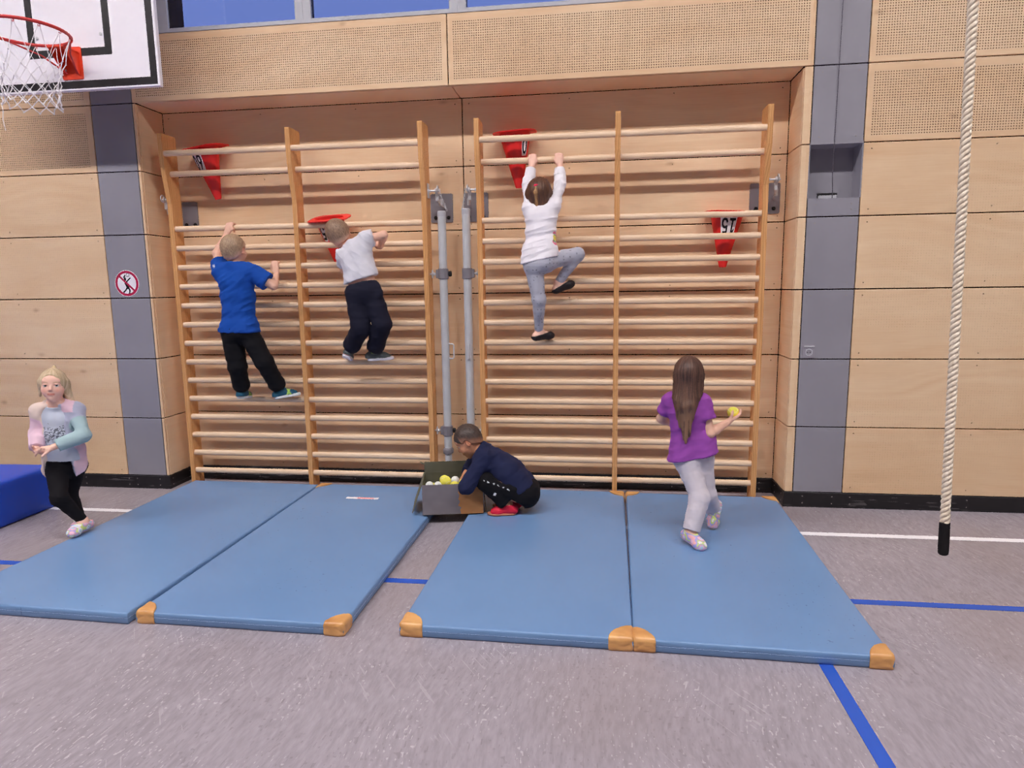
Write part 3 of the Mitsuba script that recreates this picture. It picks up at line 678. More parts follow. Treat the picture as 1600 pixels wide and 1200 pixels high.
obj('rim', tube(np.stack([rc[0] + rr * np.cos(a), rc[1] + rr * np.sin(a), np.full(72, rc[2])], 1), .0095, 12, True), 'm_rim', hoop, smooth=True)
px = -3.398
pl = trimesh.creation.extrude_polygon(sbox(px - .062, 2.925, px + .062, 3.075).union(sbox(px - .062, 2.90, px + .062, 2.93)).buffer(.012), .006, engine='earcut')
V = np.array(pl.vertices); pl.vertices = np.stack([V[:, 0], by - V[:, 2], V[:, 1]], 1); pl.invert() if pl.volume < 0 else None
rp = obj('rim_plate', pl, 'm_rim_plate', hoop)
sup = cat([chbox((px - .060, by - .135, 3.045), (px + .060, by - .004, 3.053), .001),
           m3_prism([(by - .004, 3.05), (by - .13, 3.05), (by - .01, 2.91), (by - .004, 2.91)], px - .055, px - .048), m3_prism([(by - .004, 3.05), (by - .13, 3.05), (by - .01, 2.91), (by - .004, 2.91)], px + .048, px + .055)])
obj('rim_support', sup, 'm_rim_plate', rp)
for sx in (-1, 1):
    obj('brace', tube([(px + sx * .035, by - .008, 2.925), (px + sx * .10, by - .13, 3.0), (rc[0] + sx * rr * math.cos(.45), rc[1] + rr * math.sin(.45), rc[2] - .006)], .0055, 8), 'm_rim', hoop, smooth=True)
    for z in (2.945, 3.035): obj('plate_bolt', cyl((px + sx * .046, by - .006, z), (px + sx * .046, by - .014, z), .0085, 6, .002), 'm_zinc', rp)
def net():
    lv = [(-.006, .232), (-.155, .190), (-.225, .172), (-.285, .160), (-.340, .152), (-.392, .150), (-.432, .156)]
    n, strands, rg = 12, [], random.Random(4)
    node = lambda i, k: A3(rc[0] + (lv[k][1] + rg.uniform(-.006, .006)) * math.cos((i + .5 * (k % 2)) * 2 * np.pi / n), rc[1] + lv[k][1] * math.sin((i + .5 * (k % 2)) * 2 * np.pi / n), rc[2] + lv[k][0] + rg.uniform(-.008, .008))
    N = [[node(i, k) for i in range(n)] for k in range(len(lv))]
    for k in range(len(lv) - 1):
        for i in range(n):
            for j in ((i - 1, i) if k % 2 == 0 else (i, i + 1)):
                p, q = N[k][i], N[k + 1][j % n]; m = (p + q) / 2
                m = m + (A3(rc[0], rc[1], m[2]) - m) * (.05 if k else .03)
                strands.append(tube([p, m, q], .0021 if k < 3 else .0030, 5))
    for k in range(1, len(lv)):
        for i in range(n): strands.append(trimesh.creation.icosphere(1, .0052).apply_translation(N[k][i]))
    p = N[-1][8]; strands.append(tube([p, p + A3(.004, 0, -.04), p + A3(-.004, 0, -.09), p + A3(.006, 0, -.15)], .0022, 5))
    return cat(strands)
obj('net', net(), 'm_cord', hoop, kind='stuff')
for i in range(12):
    th = i * 2 * np.pi / 12; c = rc + A3(rr * math.cos(th), rr * math.sin(th), -.012)
    obj('net_hook', tube([c + A3(0, 0, .004), c + A3(.006, .004, -.006), c + A3(0, 0, -.011), c + A3(-.006, -.004, -.004)], .0022, 5), 'm_rim', hoop)
for x in (-3.78, -3.30):
    obj('wall_arm', cat([chbox((x - .03, by + .032, 2.95), (x + .03, by + .075, 3.80), .003), chbox((x - .03, by + .07, 3.02), (x + .03, 0, 3.08), .003), chbox((x - .03, by + .07, 3.66), (x + .03, 0, 3.72), .003)]), 'm_plate', hoop)

# ---------------------------------------------------------------- climbing rope
mat('m_rope', prin(proc(lambda p, n, uv: mix(srgb(232, 220, 204), srgb(206, 188, 166), dr.clip(0.5 + 1.3 * (fbm(p.x * 160, p.z * 40, p.y * 160, octaves=2) - 0.5), 0, 1))), 0.8, 0.2, sheen=0.3))
mat('m_rope_end', {'type': 'bumpmap', 'tex': proc(lambda p, n, uv: 0.0016 * dr.sin(p.z * 1150)), 'bsdf': prin(srgb(24, 21, 23), 0.75, 0.2)})
rope = thing('climbing_rope', 'thick twisted climbing rope with a black wrapped end hanging at the right', 'rope')
r0, r1 = A3(1.231, -2.1, .655), A3(1.181, -2.1, 2.40); rt = r0 + (r1 - r0) * ((6.98 - .655) / (2.40 - .655))
strands, RS = [], .0082
for s in range(3):
    n = 1100; u = np.linspace(0, 1, n); z = u * np.linalg.norm(rt - r0); th = 2 * np.pi * z / .056 + s * 2 * np.pi / 3
    C = r0 + u[:, None] * (rt - r0); C[:, 0] += RS * np.cos(th); C[:, 1] += RS * np.sin(th)
    strands.append(tube(C, .0086, 7))
for s in strands: obj('strand', s, 'm_rope', rope, smooth=True)
e0, e1 = r0 + A3(.0035, 0, -.116), r0 + A3(0, 0, .004)
obj('wrapped_end', cat([lathe([(0, 0), (.012, .001), (.0165, .005), (.0176, .03), (.0170, .112), (.0172, .121), (.012, .124), (0, .124)], 22, frame_at(e0, e1 - e0))]), 'm_rope_end', rope, smooth=50, label='black wrapped rope end')

# ---------------------------------------------------------------- sign, socket, cable
mat('m_sign_red', prin(srgb(172, 34, 74), 0.35, 0.4)); mat('m_sign_white', prin(srgb(236, 230, 238), 0.35, 0.4))
from shapely.geometry import Point, LineString, Polygon as SPoly
def flat(shape, y0, t, c):
    ms = []
    for g in getattr(shape, 'geoms', [shape]):
        m = trimesh.creation.extrude_polygon(g, t, engine='earcut'); V = np.array(m.vertices); m.vertices = np.stack([V[:, 0] + c[0], y0 - V[:, 2], V[:, 1] + c[1]], 1)
        if m.volume < 0: m.invert()
        ms.append(m)
    return cat(ms)
sg = thing('prohibition_sign', 'round red and white prohibition sign with a crossed out ball player on grey panel', 'sign')
SC = (-3.480, 1.578)
obj('disc', flat(Point(0, 0).buffer(.097, 32), 0, .0016, SC), 'm_sign_white', sg)
fig = [LineString([(-.008, .004), (.006, -.030)]).buffer(.0105), LineString([(-.012, .028), (-.012, .036)]).buffer(.0085), LineString([(-.010, .008), (-.020, .046), (-.010, .060)]).buffer(.0042),
       LineString([(-.006, .008), (.012, .024), (.030, .038)]).buffer(.0046), LineString([(.002, -.028), (-.014, -.050), (-.030, -.064)]).buffer(.0050), LineString([(.010, -.030), (.020, -.052), (.012, -.080)]).buffer(.0050)]
obj('figure', flat(__import__('shapely').union_all(fig), -.0015, .0006, SC), 'm_ink', sg, label='black player figure')
obj('ball_mark', flat(Point(.012, .062).buffer(.013).difference(Point(.012, .062).buffer(.010)), -.0015, .0006, SC), 'm_ink', sg)
obj('ring', flat(Point(0, 0).buffer(.093, 32).difference(Point(0, 0).buffer(.076, 32)), -.0015, .0009, SC), 'm_sign_red', sg, label='red ring')
obj('slash', flat(LineString([(-.060, .057), (.060, -.057)]).buffer(.0068, cap_style=2), -.0018, .0009, SC), 'm_sign_red', sg, label='red slash')
so = thing('wall_socket', 'small grey wall socket low on the right grey strip', 'socket')
SO = (1.378, 1.068)
obj('cover', flat(sbox(-.034, -.040, .034, .040).buffer(.004), 0, .006, SO), 'm_plate2', so)
obj('lid', flat(sbox(-.034, .026, .034, .036), -.006, .006, SO), 'm_frame', so)
obj('insert', flat(Point(0, -.008).buffer(.024).difference(Point(0, -.008).buffer(.017)), -.006, .003, SO), 'm_frame', so)
obj('contact', flat(Point(-.008, -.008).buffer(.003), -.006, .001, SO), 'm_dark', so); obj('contact', flat(Point(.008, -.008).buffer(.003), -.006, .001, SO), 'm_dark', so)
cb = thing('hanging_cable', 'thin dark cable hanging down the right grey strip into the recess', 'cable')
obj('wire', tube([(1.470, -.012, 4.80), (1.4675, -.012, 3.6), (1.466, -.012, 2.9), (1.465, -.004, 2.36), (1.485, .06, 2.2), (1.512, .125, 2.09), (1.514, .133, 2.06)], .0021, 6), 'm_wire', cb, smooth=True)
obj('clip', chbox((1.458, -.014, 4.77), (1.482, 0, 4.80), .002), 'm_wire', cb)

# ---------------------------------------------------------------- thick blue landing mat at the left edge
mat('m_pvc_blue', prin(proc(lambda p, n, uv: mix(srgb(18, 62, 176), srgb(26, 74, 192), fbm(p.x * 3, p.y * 3, p.z * 4, octaves=3))), 0.36, 0.45))
cm = thing('landing_mat', 'thick royal blue landing mat at the left edge of the frame', 'mat')
g = Field((-5.95, -3.5, -.01), (-3.78, -.36, .34), .02)
Xg, Yg, Zg = np.meshgrid(*g.ax, indexing='ij')
lo, hi, r = A3(-5.86, -3.42, .002), A3(-3.842, -.425, .302), .022
c, h = (lo + hi) / 2, (hi - lo) / 2
q = [np.abs(X_ - c[i]) - (h[i] - r) for i, X_ in enumerate((Xg, Yg, Zg))]
d = np.sqrt(sum(np.maximum(v, 0) ** 2 for v in q)) + np.minimum(np.maximum(np.maximum(q[0], q[1]), q[2]), 0) - r
g.F = d.astype(np.float32)
lm = relax(g.mesh(), 2); nv = vnormals(lm)
dent = .012 * (meshkit.fbm(np.c_[lm.vertices[:, 1] * 5 + lm.vertices[:, 2] * 5, lm.vertices[:, 2] * 3 - lm.vertices[:, 1] * 1.5, lm.vertices[:, 0] * 2], 3, 4) - .5)
lm.vertices += nv * dent[:, None] * (lm.vertices[:, 2] > .03)[:, None]
lm.vertices[:, 2] = np.maximum(lm.vertices[:, 2], .001)
obj('cover', lm, 'm_pvc_blue', cm, smooth=True)
zt_ = .272
obj('zip', tube([(-5.8, -.4215, .15), (-3.86, -.4215, .15)], .004, 5), 'm_line_blue', cm)

# ---------------------------------------------------------------- cardboard box of balls
mat('m_card_grey', prin(proc(lambda p, n, uv: mix(srgb(112, 104, 110), srgb(126, 119, 124), fbm(p.x * 14, p.y * 14, p.z * 14, octaves=3))), 0.75, 0.2))
mat('m_card_brown', prin(proc(lambda p, n, uv: mix(srgb(186, 132, 86), srgb(166, 112, 70), fbm(p.x * 12, p.y * 12, p.z * 20, octaves=3))), 0.8, 0.2))
mat('m_card_inside', prin(srgb(92, 90, 78), 0.85, 0.15))
box_t = thing('cardboard_box', 'open grey cardboard box with a torn brown patch, full of small balls', 'box')
BO, BU, BV, BZ = A3(-1.112, -.588, 0), U(A3(.977, .213, 0)), U(A3(-.213, .977, 0)), .0662
BW, BD, BH = .392, .300, .200
def bpt(u, v, z): return BO + BU * u + BV * v + A3(0, 0, BZ + z)
def bslab(p0, du, dv, t, c=.0008):
    """board: origin, two edge vectors, thickness along their normal"""
    n = U(np.cross(du, dv)) * t; L = [np.linalg.norm(du), np.linalg.norm(dv), t]
    m = chbox((0, 0, 0), L, min(c, t * .3)); M = np.eye(4); M[:3, 0], M[:3, 1], M[:3, 2], M[:3, 3] = U(du), U(np.cross(np.cross(du, dv), du)), U(n), p0
    m.apply_transform(M); return m
Uu, Vv, Zz = BU, BV, A3(0, 0, 1)
th = .005
obj('bottom', bslab(bpt(0, 0, 0), Uu * BW, Vv * BD, th), 'm_card_inside', box_t)
obj('front_panel', bslab(bpt(0, th, 0), Uu * BW, Zz * BH, th), 'm_card_grey', box_t)
obj('back_panel', bslab(bpt(0, BD, 0), Uu * BW, Zz * BH, th), 'm_card_inside', box_t)
obj('left_panel', bslab(bpt(0, th, 0), Vv * (BD - 2 * th), Zz * BH, th), 'm_card_inside', box_t)
obj('right_panel', bslab(bpt(BW - th, th, 0), Vv * (BD - 2 * th), Zz * BH, th), 'm_card_inside', box_t)
obj('back_flap', bslab(bpt(.004, BD - .001, BH - .004), Uu * (BW - .03), Zz * .075 + Vv * .010, .0035), 'm_card_inside', box_t, label='raised back flap')
obj('side_flap', bslab(bpt(-.002, .012, BH), -Uu * .066 - Zz * .186, Vv * (BD - .03), .0035), 'm_card_inside', box_t, label='left flap hanging outwards')
obj('side_flap', bslab(bpt(BW + .004, BD - .02, BH), Uu * .014 - Zz * .188, -Vv * (BD - .03), .0035), 'm_card_inside', box_t, label='right flap hanging outwards')
rg = random.Random(9)
edge = [(.236 + rg.uniform(-.007, .007) + (.010 if z < .05 else 0), z) for z in np.linspace(.0, BH, 15)]
pg = SPoly(edge + [(BW - .002, BH), (BW - .002, .0)])
tp = trimesh.creation.extrude_polygon(pg, .0014, engine='earcut'); V = np.array(tp.vertices)
tp.vertices = bpt(0, 0, 0) + V[:, :1] * Uu + V[:, 1:2] * Zz - V[:, 2:] * Vv - Vv * .0002
if tp.volume < 0: tp.invert()
obj('torn_patch', tp, 'm_card_brown', box_t, label='brown patch where the grey print is torn off')
obj('corner_tab', bslab(bpt(.002, BD - .03, BH + .072), -Uu * .022 + Zz * .010, -Vv * .03, .003), 'm_card_inside', box_t)
mat('m_ball_yellow', prin(srgb(230, 222, 92), 0.8, 0.2, sheen=0.4)); mat('m_ball_white', prin(srgb(226, 228, 226), 0.5, 0.35))
mat('m_ball_seam', prin(srgb(236, 236, 222), 0.7, 0.2))
def ball(c, r, m, label, group='balls in the cardboard box'):
    t = thing('play_ball', label, 'ball', group)
    obj('shell', trimesh.creation.icosphere(3, r).apply_translation(c), m, t, smooth=True)
    a = np.linspace(0, 2 * np.pi, 41)[:-1]; A_, B_ = .75, .25
    s = np.stack([A_ * np.cos(a) + B_ * np.cos(3 * a), A_ * np.sin(a) - B_ * np.sin(3 * a), 2 * math.sqrt(A_ * B_) * np.sin(2 * a)], 1)
    Rm = trimesh.transformations.random_rotation_matrix(np.array([(abs(c[0]) * 7.3) % 1, (abs(c[1]) * 9.1) % 1, (abs(c[2]) * 5.7) % 1]))[:3, :3]
    obj('seam', tube((s / np.linalg.norm(s, axis=1, keepdims=True)) @ Rm.T * (r - .0002) + c, .0011, 4, True), 'm_ball_seam', t)
    return t
layer = [(.05, .06), (.125, .05), (.20, .06), (.27, .05), (.34, .06), (.05, .15), (.13, .15), (.205, .15), (.28, .15), (.345, .15), (.05, .24), (.13, .24), (.21, .24), (.29, .24)]
for i, (u, v) in enumerate(layer): ball(bpt(u, v, .038), .033, 'm_ball_yellow' if i % 3 else 'm_ball_white', 'ball lying on the bottom of the grey cardboard box', 'balls at the bottom of the box')
for i, (u, v) in enumerate(layer): ball(bpt(min(max(u + .012, .04), .345), min(v + .012, .255), .103), .033, 'm_ball_white' if i % 4 == 1 else 'm_ball_yellow', 'ball lying deep in the grey cardboard box under the top balls', 'balls in the middle of the box')
for u, v, z, r, m, lab in ((.046, .075, .176, .026, 'm_ball_white', 'small white ball nearest the left wall of the box'), (.100, .080, .174, .024, 'm_ball_white', 'small white ball between the first white one and the yellow ball'),
                           (.152, .105, .190, .035, 'm_ball_yellow', 'largest yellow ball, standing highest in the box'), (.208, .060, .172, .030, 'm_ball_yellow', 'yellow ball right of the highest one'),
                           (.212, .160, .178, .028, 'm_ball_white', 'white ball in the middle of the box behind the yellow balls'), (.268, .085, .178, .032, 'm_ball_yellow', 'yellow ball beside the boy\'s sleeve'),
                           (.140, .200, .172, .032, 'm_ball_yellow', 'yellow ball at the back wall of the box'), (.358, .075, .205, .026, 'm_ball_white', 'white ball at the right corner by the boy\'s hand')):
    ball(bpt(u, v, z), r, m, lab)
# ---------------------------------------------------------------- people
mat('m_skin', {'type': 'principled', 'base_color': {'type': 'mesh_attribute', 'name': 'vertex_color'}, 'roughness': 0.5, 'specular': 0.35, 'sheen': 0.15})
mat('m_cloth', {'type': 'principled', 'base_color': {'type': 'mesh_attribute', 'name': 'vertex_color'}, 'roughness': 0.85, 'specular': 0.15, 'sheen': 0.35})
mat('m_hair', {'type': 'principled', 'base_color': {'type': 'mesh_attribute', 'name': 'vertex_color'}, 'roughness': 0.5, 'specular': 0.4})
mat('m_eye', {'type': 'principled', 'base_color': {'type': 'mesh_attribute', 'name': 'vertex_color'}, 'roughness': 0.12, 'specular': 0.6})
mat('m_shoe', {'type': 'principled', 'base_color': {'type': 'mesh_attribute', 'name': 'vertex_color'}, 'roughness': 0.6, 'specular': 0.3})
def cmesh(name, m, material, fn, parent, label=None, disp=None):
    """adds the mesh with vertex colours fn(points, normals); disp(points, normals): displacement along the normals"""
    if disp is not None:
        m = trimesh.Trimesh(m.vertices + vnormals(m) * disp(m.vertices, vnormals(m))[:, None], m.faces, process=False)
    v = np.array(m.vertices); c = np.clip(np.broadcast_to(fn(v, vnormals(m)), v.shape), 0, 1)
    return obj(name, m, material, parent, smooth=True, color=c, label=label)
def C(r, g, b): return np.array(srgb(r, g, b))
def mixc(a, b, t): t = np.clip(np.asarray(t), 0, 1)[:, None]; return a * (1 - t) + b * t
def sst(a, b, x): t = np.clip((x - a) / (b - a), 0, 1); return t * t * (3 - 2 * t)
def wrinkle(amp, freq, axes=np.eye(3), seed=0, sharp=1.0):
    """folds: noise stretched along the last axis"""
    ax = np.asarray(axes, float)
    def f(v, n):
        q = np.stack([(v @ ax[i]) * freq[i] for i in range(3)], 1)
        w = meshkit.fbm(q, 3, seed) - .5; r = 1 - np.abs(meshkit.noise(q * .8 + 31, seed + 5) * 2 - 1)
        return amp * (1.6 * w + sharp * .5 * (r ** 4 - .2))
    return f
def frame_of(f, u):
    """forward, up (orthogonalised), right"""
    f = U(f); u = U(np.asarray(u, float) - f * (np.asarray(u, float) @ f)); return f, u, np.cross(f, u)
HEAD_R = A3(.069, .083, .081)
class Person: pass
def head_prims(P):
    c, f, u, r = P.hc, P.hf, P.hu, P.hr
    at = lambda a, b, d: c + (r * a + f * b + u * d) * P.hs
    ax = (r, f, u); t = 'head'
    L = [ell(at(0, -.008, .014), ax, HEAD_R, .01, t), ell(at(0, .020, -.040), ax, (.054, .058, .060), .03, t), cone(at(0, .052, -.086), at(0, .050, -.082), .017, .017, .025, t),
         ell(at(-.032, .046, -.034), ax, (.024, .022, .024), .02, t), ell(at(.032, .046, -.034), ax, (.024, .022, .024), .02, t), ell(at(0, .058, .030), ax, (.046, .016, .022), .02, t)]
    for s in (-1, 1):
        L.append(ell(at(s * .030, .084, .002), ax, (.0165, .012, .0105), .008, t, '-'))
        L.append(ell(at(s * .0715, -.008, -.010), (U(r * s + f * -.35), U(f + r * s * .35), u), (.006, .0155, .025), .007, t))
        L.append(ell(at(s * .078, -.004, -.007), (U(r * s + f * -.35), U(f + r * s * .35), u), (.004, .008, .013), .004, t, '-'))
        L.append(ell(at(s * .030, .0735, .0084), ax, (.0158, .0062, .0036), .004, t))
    L += [cone(at(0, .074, .002), at(0, .086, -.022), .0065, .0095, .010, t), cone(at(-.008, .078, -.027), at(.008, .078, -.027), .006, .006, .006, t),
          ell(at(0, .0735, -.0505), ax, (.019, .0085, .0050), .005, t), ell(at(0, .0720, -.0590), ax, (.016, .0085, .0055), .005, t), ell(at(0, .0835, -.0545), ax, (.019, .006, .0016), .003, t, '-')]
    for p in L:
        for q in ('ra', 'rb', 'r'):
            if q in p: p[q] = p[q] * P.hs
    return L
def hand_prims(w, d, pn, th, curl=(30, 35, 25), s=.9, spread=.0, thumb=(.55, .75, .3), tcurl=20):
    """wrist, direction of the fingers, palm normal, side of the thumb"""
    d = U(d); pn = U(np.asarray(pn, float) - d * (np.asarray(pn, float) @ d)); t = np.cross(d, pn); t = t if t @ np.asarray(th, float) > 0 else -t
    L = []; ks = []
    for o, ln in zip((.0225, .0077, -.0072, -.0212), (.050, .056, .052, .041)):
        k = w + (d * .062 + t * o) * s; ks.append(k)
        L.append(cone(w + (d * .008 + t * o * .55) * s, k, .0115 * s, .0092 * s, .008, 'hand'))
        p, ang = k, 0.0
        fd = U(d + t * o * spread * 12)
        for seg, cu in zip((.45, .31, .26), curl):
            ang += math.radians(cu); dd = fd * math.cos(ang) + pn * math.sin(ang); q = p + dd * ln * seg * s
            L.append(cone(p, q, (.0078 if seg == .45 else .0070) * s, (.0070 if seg > .3 else .0060) * s, .0025, 'hand')); p = q
    b = w + (d * .016 + t * .016 + pn * .004) * s; td = U(d * thumb[0] + t * thumb[1] + pn * thumb[2]); m = b + td * .030 * s
    tc = math.radians(tcurl); td2 = U(td * math.cos(tc) + U(d - t * .5 + pn * .5) * math.sin(tc)); e = m + td2 * .026 * s
    L += [cone(w + t * .006 * s, m, .0120 * s, .0090 * s, .008, 'hand'), cone(m, e, .0085 * s, .0070 * s, .003, 'hand')]
    return L
def grip_prims(B, w, inner, ax=A3(1, 0, 0), s=.9, R=.0215):
    """a fist over a rung: B = point of the rung's axis, w = wrist in front of and below it, inner: thumb side along the rung"""
    ax = U(ax); out = A3(0, -1, 0); up = A3(0, 0, 1); L = []; t = ax * inner
    pos = lambda o, phi, r: B + t * o + (out * math.cos(math.radians(phi)) + up * math.sin(math.radians(phi))) * r
    wd = U(B + up * .02 + out * .03 - w)
    for o, sh in zip((.0225, .0077, -.0072, -.0212), (0, 6, 3, -8)):
        o = o * s
        k = pos(o, 52 + sh, R + .0135)
        L.append(cone(w + t * o * .55 + wd * .006, k, .0115 * s, .0105 * s, .008, 'hand'))
        L.append(cone(w + t * o * .6 + wd * .02, pos(o, 5, R + .011), .011 * s, .010 * s, .008, 'hand'))
        q = [k, pos(o, 108 + sh, R + .0078), pos(o, 160 + sh, R + .0072), pos(o, 205 + sh, R + .0064)]
        for i in range(3): L.append(cone(q[i], q[i + 1], (.0088, .0078, .007)[i] * s, (.0078, .007, .0062)[i] * s, .0025, 'hand'))
    q = [w + t * .014 * s + wd * .014, pos(.030 * s, -20, R + .012), pos(.024 * s, -75, R + .0085), pos(.014 * s, -110, R + .0075)]
    L += [cone(q[0], q[1], .0115 * s, .0095 * s, .007, 'hand'), cone(q[1], q[2], .0090 * s, .0080 * s, .003, 'hand'), cone(q[2], q[3], .0080 * s, .0068 * s, .003, 'hand')]
    return L
def foot_prims(a, d, up, ln=.155):
    d = U(d); up = U(np.asarray(up, float) - d * (np.asarray(up, float) @ d)); sd = np.cross(d, up)
    h = a - d * .030 - up * .030
    b = h + d * ln * .66 - up * .008; e = h + d * (ln - .03) - up * .012
    return [cone(a, a - up * .02 + d * .005, .027, .026, .015, 'foot'), cone(h, h + d * .01, .0245, .025, .015, 'foot'), cone(a - up * .012 + d * .008, b, .027, .021, .02, 'foot'), cone(h, b, .022, .022, .015, 'foot'),
            cone(b + sd * .014, e + sd * .010, .0175, .0145, .012, 'foot'), cone(b - sd * .014, e - sd * .012, .0175, .0135, .012, 'foot')], (h - up * .0235, d, up, sd, ln)
def build_body(P, J, thick=1.0):
    sL, sR, pel, neck = J['sL'], J['sR'], J['pel'], J['neck']
    mid = (sL + sR) / 2; ax = U(sR - sL); hx = U(J['hR'] - J['hL']); up = U(mid - pel); fw = U(np.cross(up, ax))
    P.mid, P.ax, P.up, P.fw, P.hx = mid, ax, up, fw, hx
    k = thick
    torso = []
    ch, wa, pv = lerp(mid, pel, .18) - fw * .006, lerp(mid, pel, .66) + fw * .004, pel
    if 'spine' in J: wa = J['spine']
    mx = U(ax + hx)
    for s in (-1, 1):
        torso += [cone(ch + ax * s * .036 * k, lerp(ch, wa, .55) + mx * s * .034 * k, .064 * k, .061 * k, .03, 'torso'), cone(lerp(ch, wa, .55) + mx * s * .034 * k, wa + mx * s * .030 * k, .061 * k, .058 * k, .03, 'torso'),
                  cone(wa + mx * s * .030 * k, pv + hx * s * .034 * k, .058 * k, .066 * k, .03, 'torso')]
        sh = sR if s > 0 else sL
        torso += [cone(neck + up * .0, lerp(neck, sh, .8), .036, .034 * k, .03, 'torso'), cone(ch + ax * s * .04, sh, .052 * k, .036 * k, .03, 'torso')]
    torso += [cone(pv - up * .02 - fw * .016 + hx * .030, pv - up * .03 - fw * .018 - hx * .030, .064 * k, .064 * k, .03, 'hip')]
    nk = [cone(neck - up * .01, P.hc - P.hu * .055 - P.hf * .012, .033, .032, .02, 'neck')]
    arms = []
    for s in 'LR':
        a, e, w = J['s' + s], J['e' + s], J['w' + s]
        arms += [cone(a, a, .0385 * k, .0385 * k, .03, 'uarm' + s), cone(a, e, .0350 * k, .0270 * k, .022, 'uarm' + s), cone(e, e, .0265 * k, .0265 * k, .01, 'farm' + s), cone(e, lerp(e, w, .3), .0265 * k, .0265 * k, .012, 'farm' + s), cone(lerp(e, w, .3), w, .0265 * k, .0178, .012, 'farm' + s)]
    legs, P.feet = [], []
    for s in 'LR':
        h, kn, an = J['h' + s], J['k' + s], J['a' + s]
        kb = np.cross(np.cross(kn - h, an - kn), U(an - kn)); bk = -U(fw)
        legs += [cone(h, kn, .064 * k, .044 * k, .03, 'thigh' + s), cone(kn, kn, .043 * k, .043 * k, .015, 'thigh' + s), cone(kn, an, .041 * k, .0265 * k, .015, 'shank' + s),
                 ell(lerp(kn, an, .3) + (U(np.cross(np.cross(an - kn, fw), an - kn)) * -.012), (U(np.cross(an - kn, fw)), U(np.cross(np.cross(an - kn, fw), an - kn)), U(an - kn)), (.032 * k, .034 * k, .065), .02, 'shank' + s)]
        fp, info = foot_prims(an, *J['f' + s]); legs += [dict(p, tag='foot' + s) for p in fp]; P.feet.append(info)
    P.prims = torso + nk + arms + legs + head_prims(P) + P.hands
    return P
def tagged(P, *tags): return [p for p in P.prims if p['tag'] in tags]
def skin_color(P, skin, brow):
    def f(v, n):
        q = (v - P.hc) / P.hs; a, b, d = q @ P.hr, q @ P.hf, q @ P.hu
        c = np.broadcast_to(skin, v.shape) * (1 + .05 * (meshkit.fbm(v * 40, 2, 3) - .5))[:, None]
        red = skin * A3(1.02, .70, .66)
        hd = (np.linalg.norm(q, axis=1) < .14)
        c = mixc(c, red, .55 * hd * np.exp(-((np.abs(a) - .036) / .016) ** 2 - ((d + .032) / .016) ** 2) * (b > .02))
        c = mixc(c, red, .35 * hd * np.exp(-(a / .01) ** 2 - ((d + .022) / .01) ** 2) * (b > .07))
        c = mixc(c, skin * A3(.82, .46, .46), .9 * hd * (1 - sst(.018, .022, np.abs(a))) * np.exp(-((d + .0545) / .0078) ** 4) * (b > .05))
        c = mixc(c, red, .4 * hd * (np.abs(a) > .066) * (np.abs(d + .008) < .03))
        arc = .0215 - 1.4 * (np.abs(a) - .030) ** 2 * 12
        c = mixc(c, brow, .55 * hd * np.exp(-((d - arc) / .0032) ** 2) * (1 - sst(.016, .020, np.abs(np.abs(a) - .031))) * (b > .03))
        c = mixc(c, skin * A3(.62, .45, .42), .5 * hd * np.exp(-((d - .0045) / .0035) ** 2 - ((np.abs(a) - .030) / .014) ** 4) * (b > .05))
        return c
    return f
EYE = trimesh.creation.icosphere(3, .0128)
def add_eyes(P, t, iris, look, deep=.0, white=C(214, 206, 204)):
    for s in (-1, 1):
        c = P.hc + (P.hr * s * .0300 + P.hf * (.0642 - deep) + P.hu * .0005) * P.hs
        m = EYE.copy(); m.apply_scale(P.hs); m.apply_translation(c); lk = U(look)
        def f(v, n, c=c):
            x = np.arccos(np.clip(((v - c) / .0128 / P.hs) @ lk, -1, 1)) * .0128
            col = mixc(white[None], iris[None], 1 - sst(.0062, .0070, x)); return mixc(col, C(14, 12, 12)[None], 1 - sst(.0026, .0031, x))
        cmesh('eye', m, 'm_eye', f, t)
def add_body(P, t, skin, brow, vox=.0036):
    F = Field(*bounds_of(P.prims, .02), vox)
    for p in P.prims: F.add(p)
    return cmesh('body', relax(F.mesh(), 2, .4), 'm_skin', skin_color(P, skin, brow), t)
def garment(name, P, t, prims, infl, color, cuts=(), vox=.0055, disp=None, label=None, material='m_cloth', it=3, sleeves=()):
    lo, hi = bounds_of(list(prims) + [p for sp, _ in sleeves for p in sp], .03 + infl)
    F = Field(lo, hi, vox)
    for p in prims: F.add(dict(p, k=max(p['k'], .018)), infl if 'infl' not in p else p['infl'])
    for c in cuts:
        if isinstance(c[0], str): F.add(dict(c[1], op='-'))
        else: F.cut(c[0], c[1], **(c[2] if len(c) > 2 else {}))
    for sp, sc in sleeves:
        H = Field(lo, hi, vox).addall([dict(p, k=max(p['k'], .018)) for p in sp], infl)
        for c in sc: H.cut(*c)
        F.F = smin(F.F, H.F, .016)
    m = F.mesh()
    m = relax(m, it)
    return cmesh(name, m, material, color, t, label, disp)
def sleeve(s, e, t, r0, r1):
    """sleeve from shoulder or elbow s towards e, ending in a clean cut at t: (prims, cuts)"""
    d = U(e - s); q = lerp(s, e, t)
    return [cone(s, q + d * .012, r0, r1, .02)], [(q, d)]
def plain(c, var=.06, fr=30): return lambda v, n: np.broadcast_to(c, v.shape) * (1 + var * (meshkit.fbm(v * fr, 2, 9) - .5) * 2)[:, None]
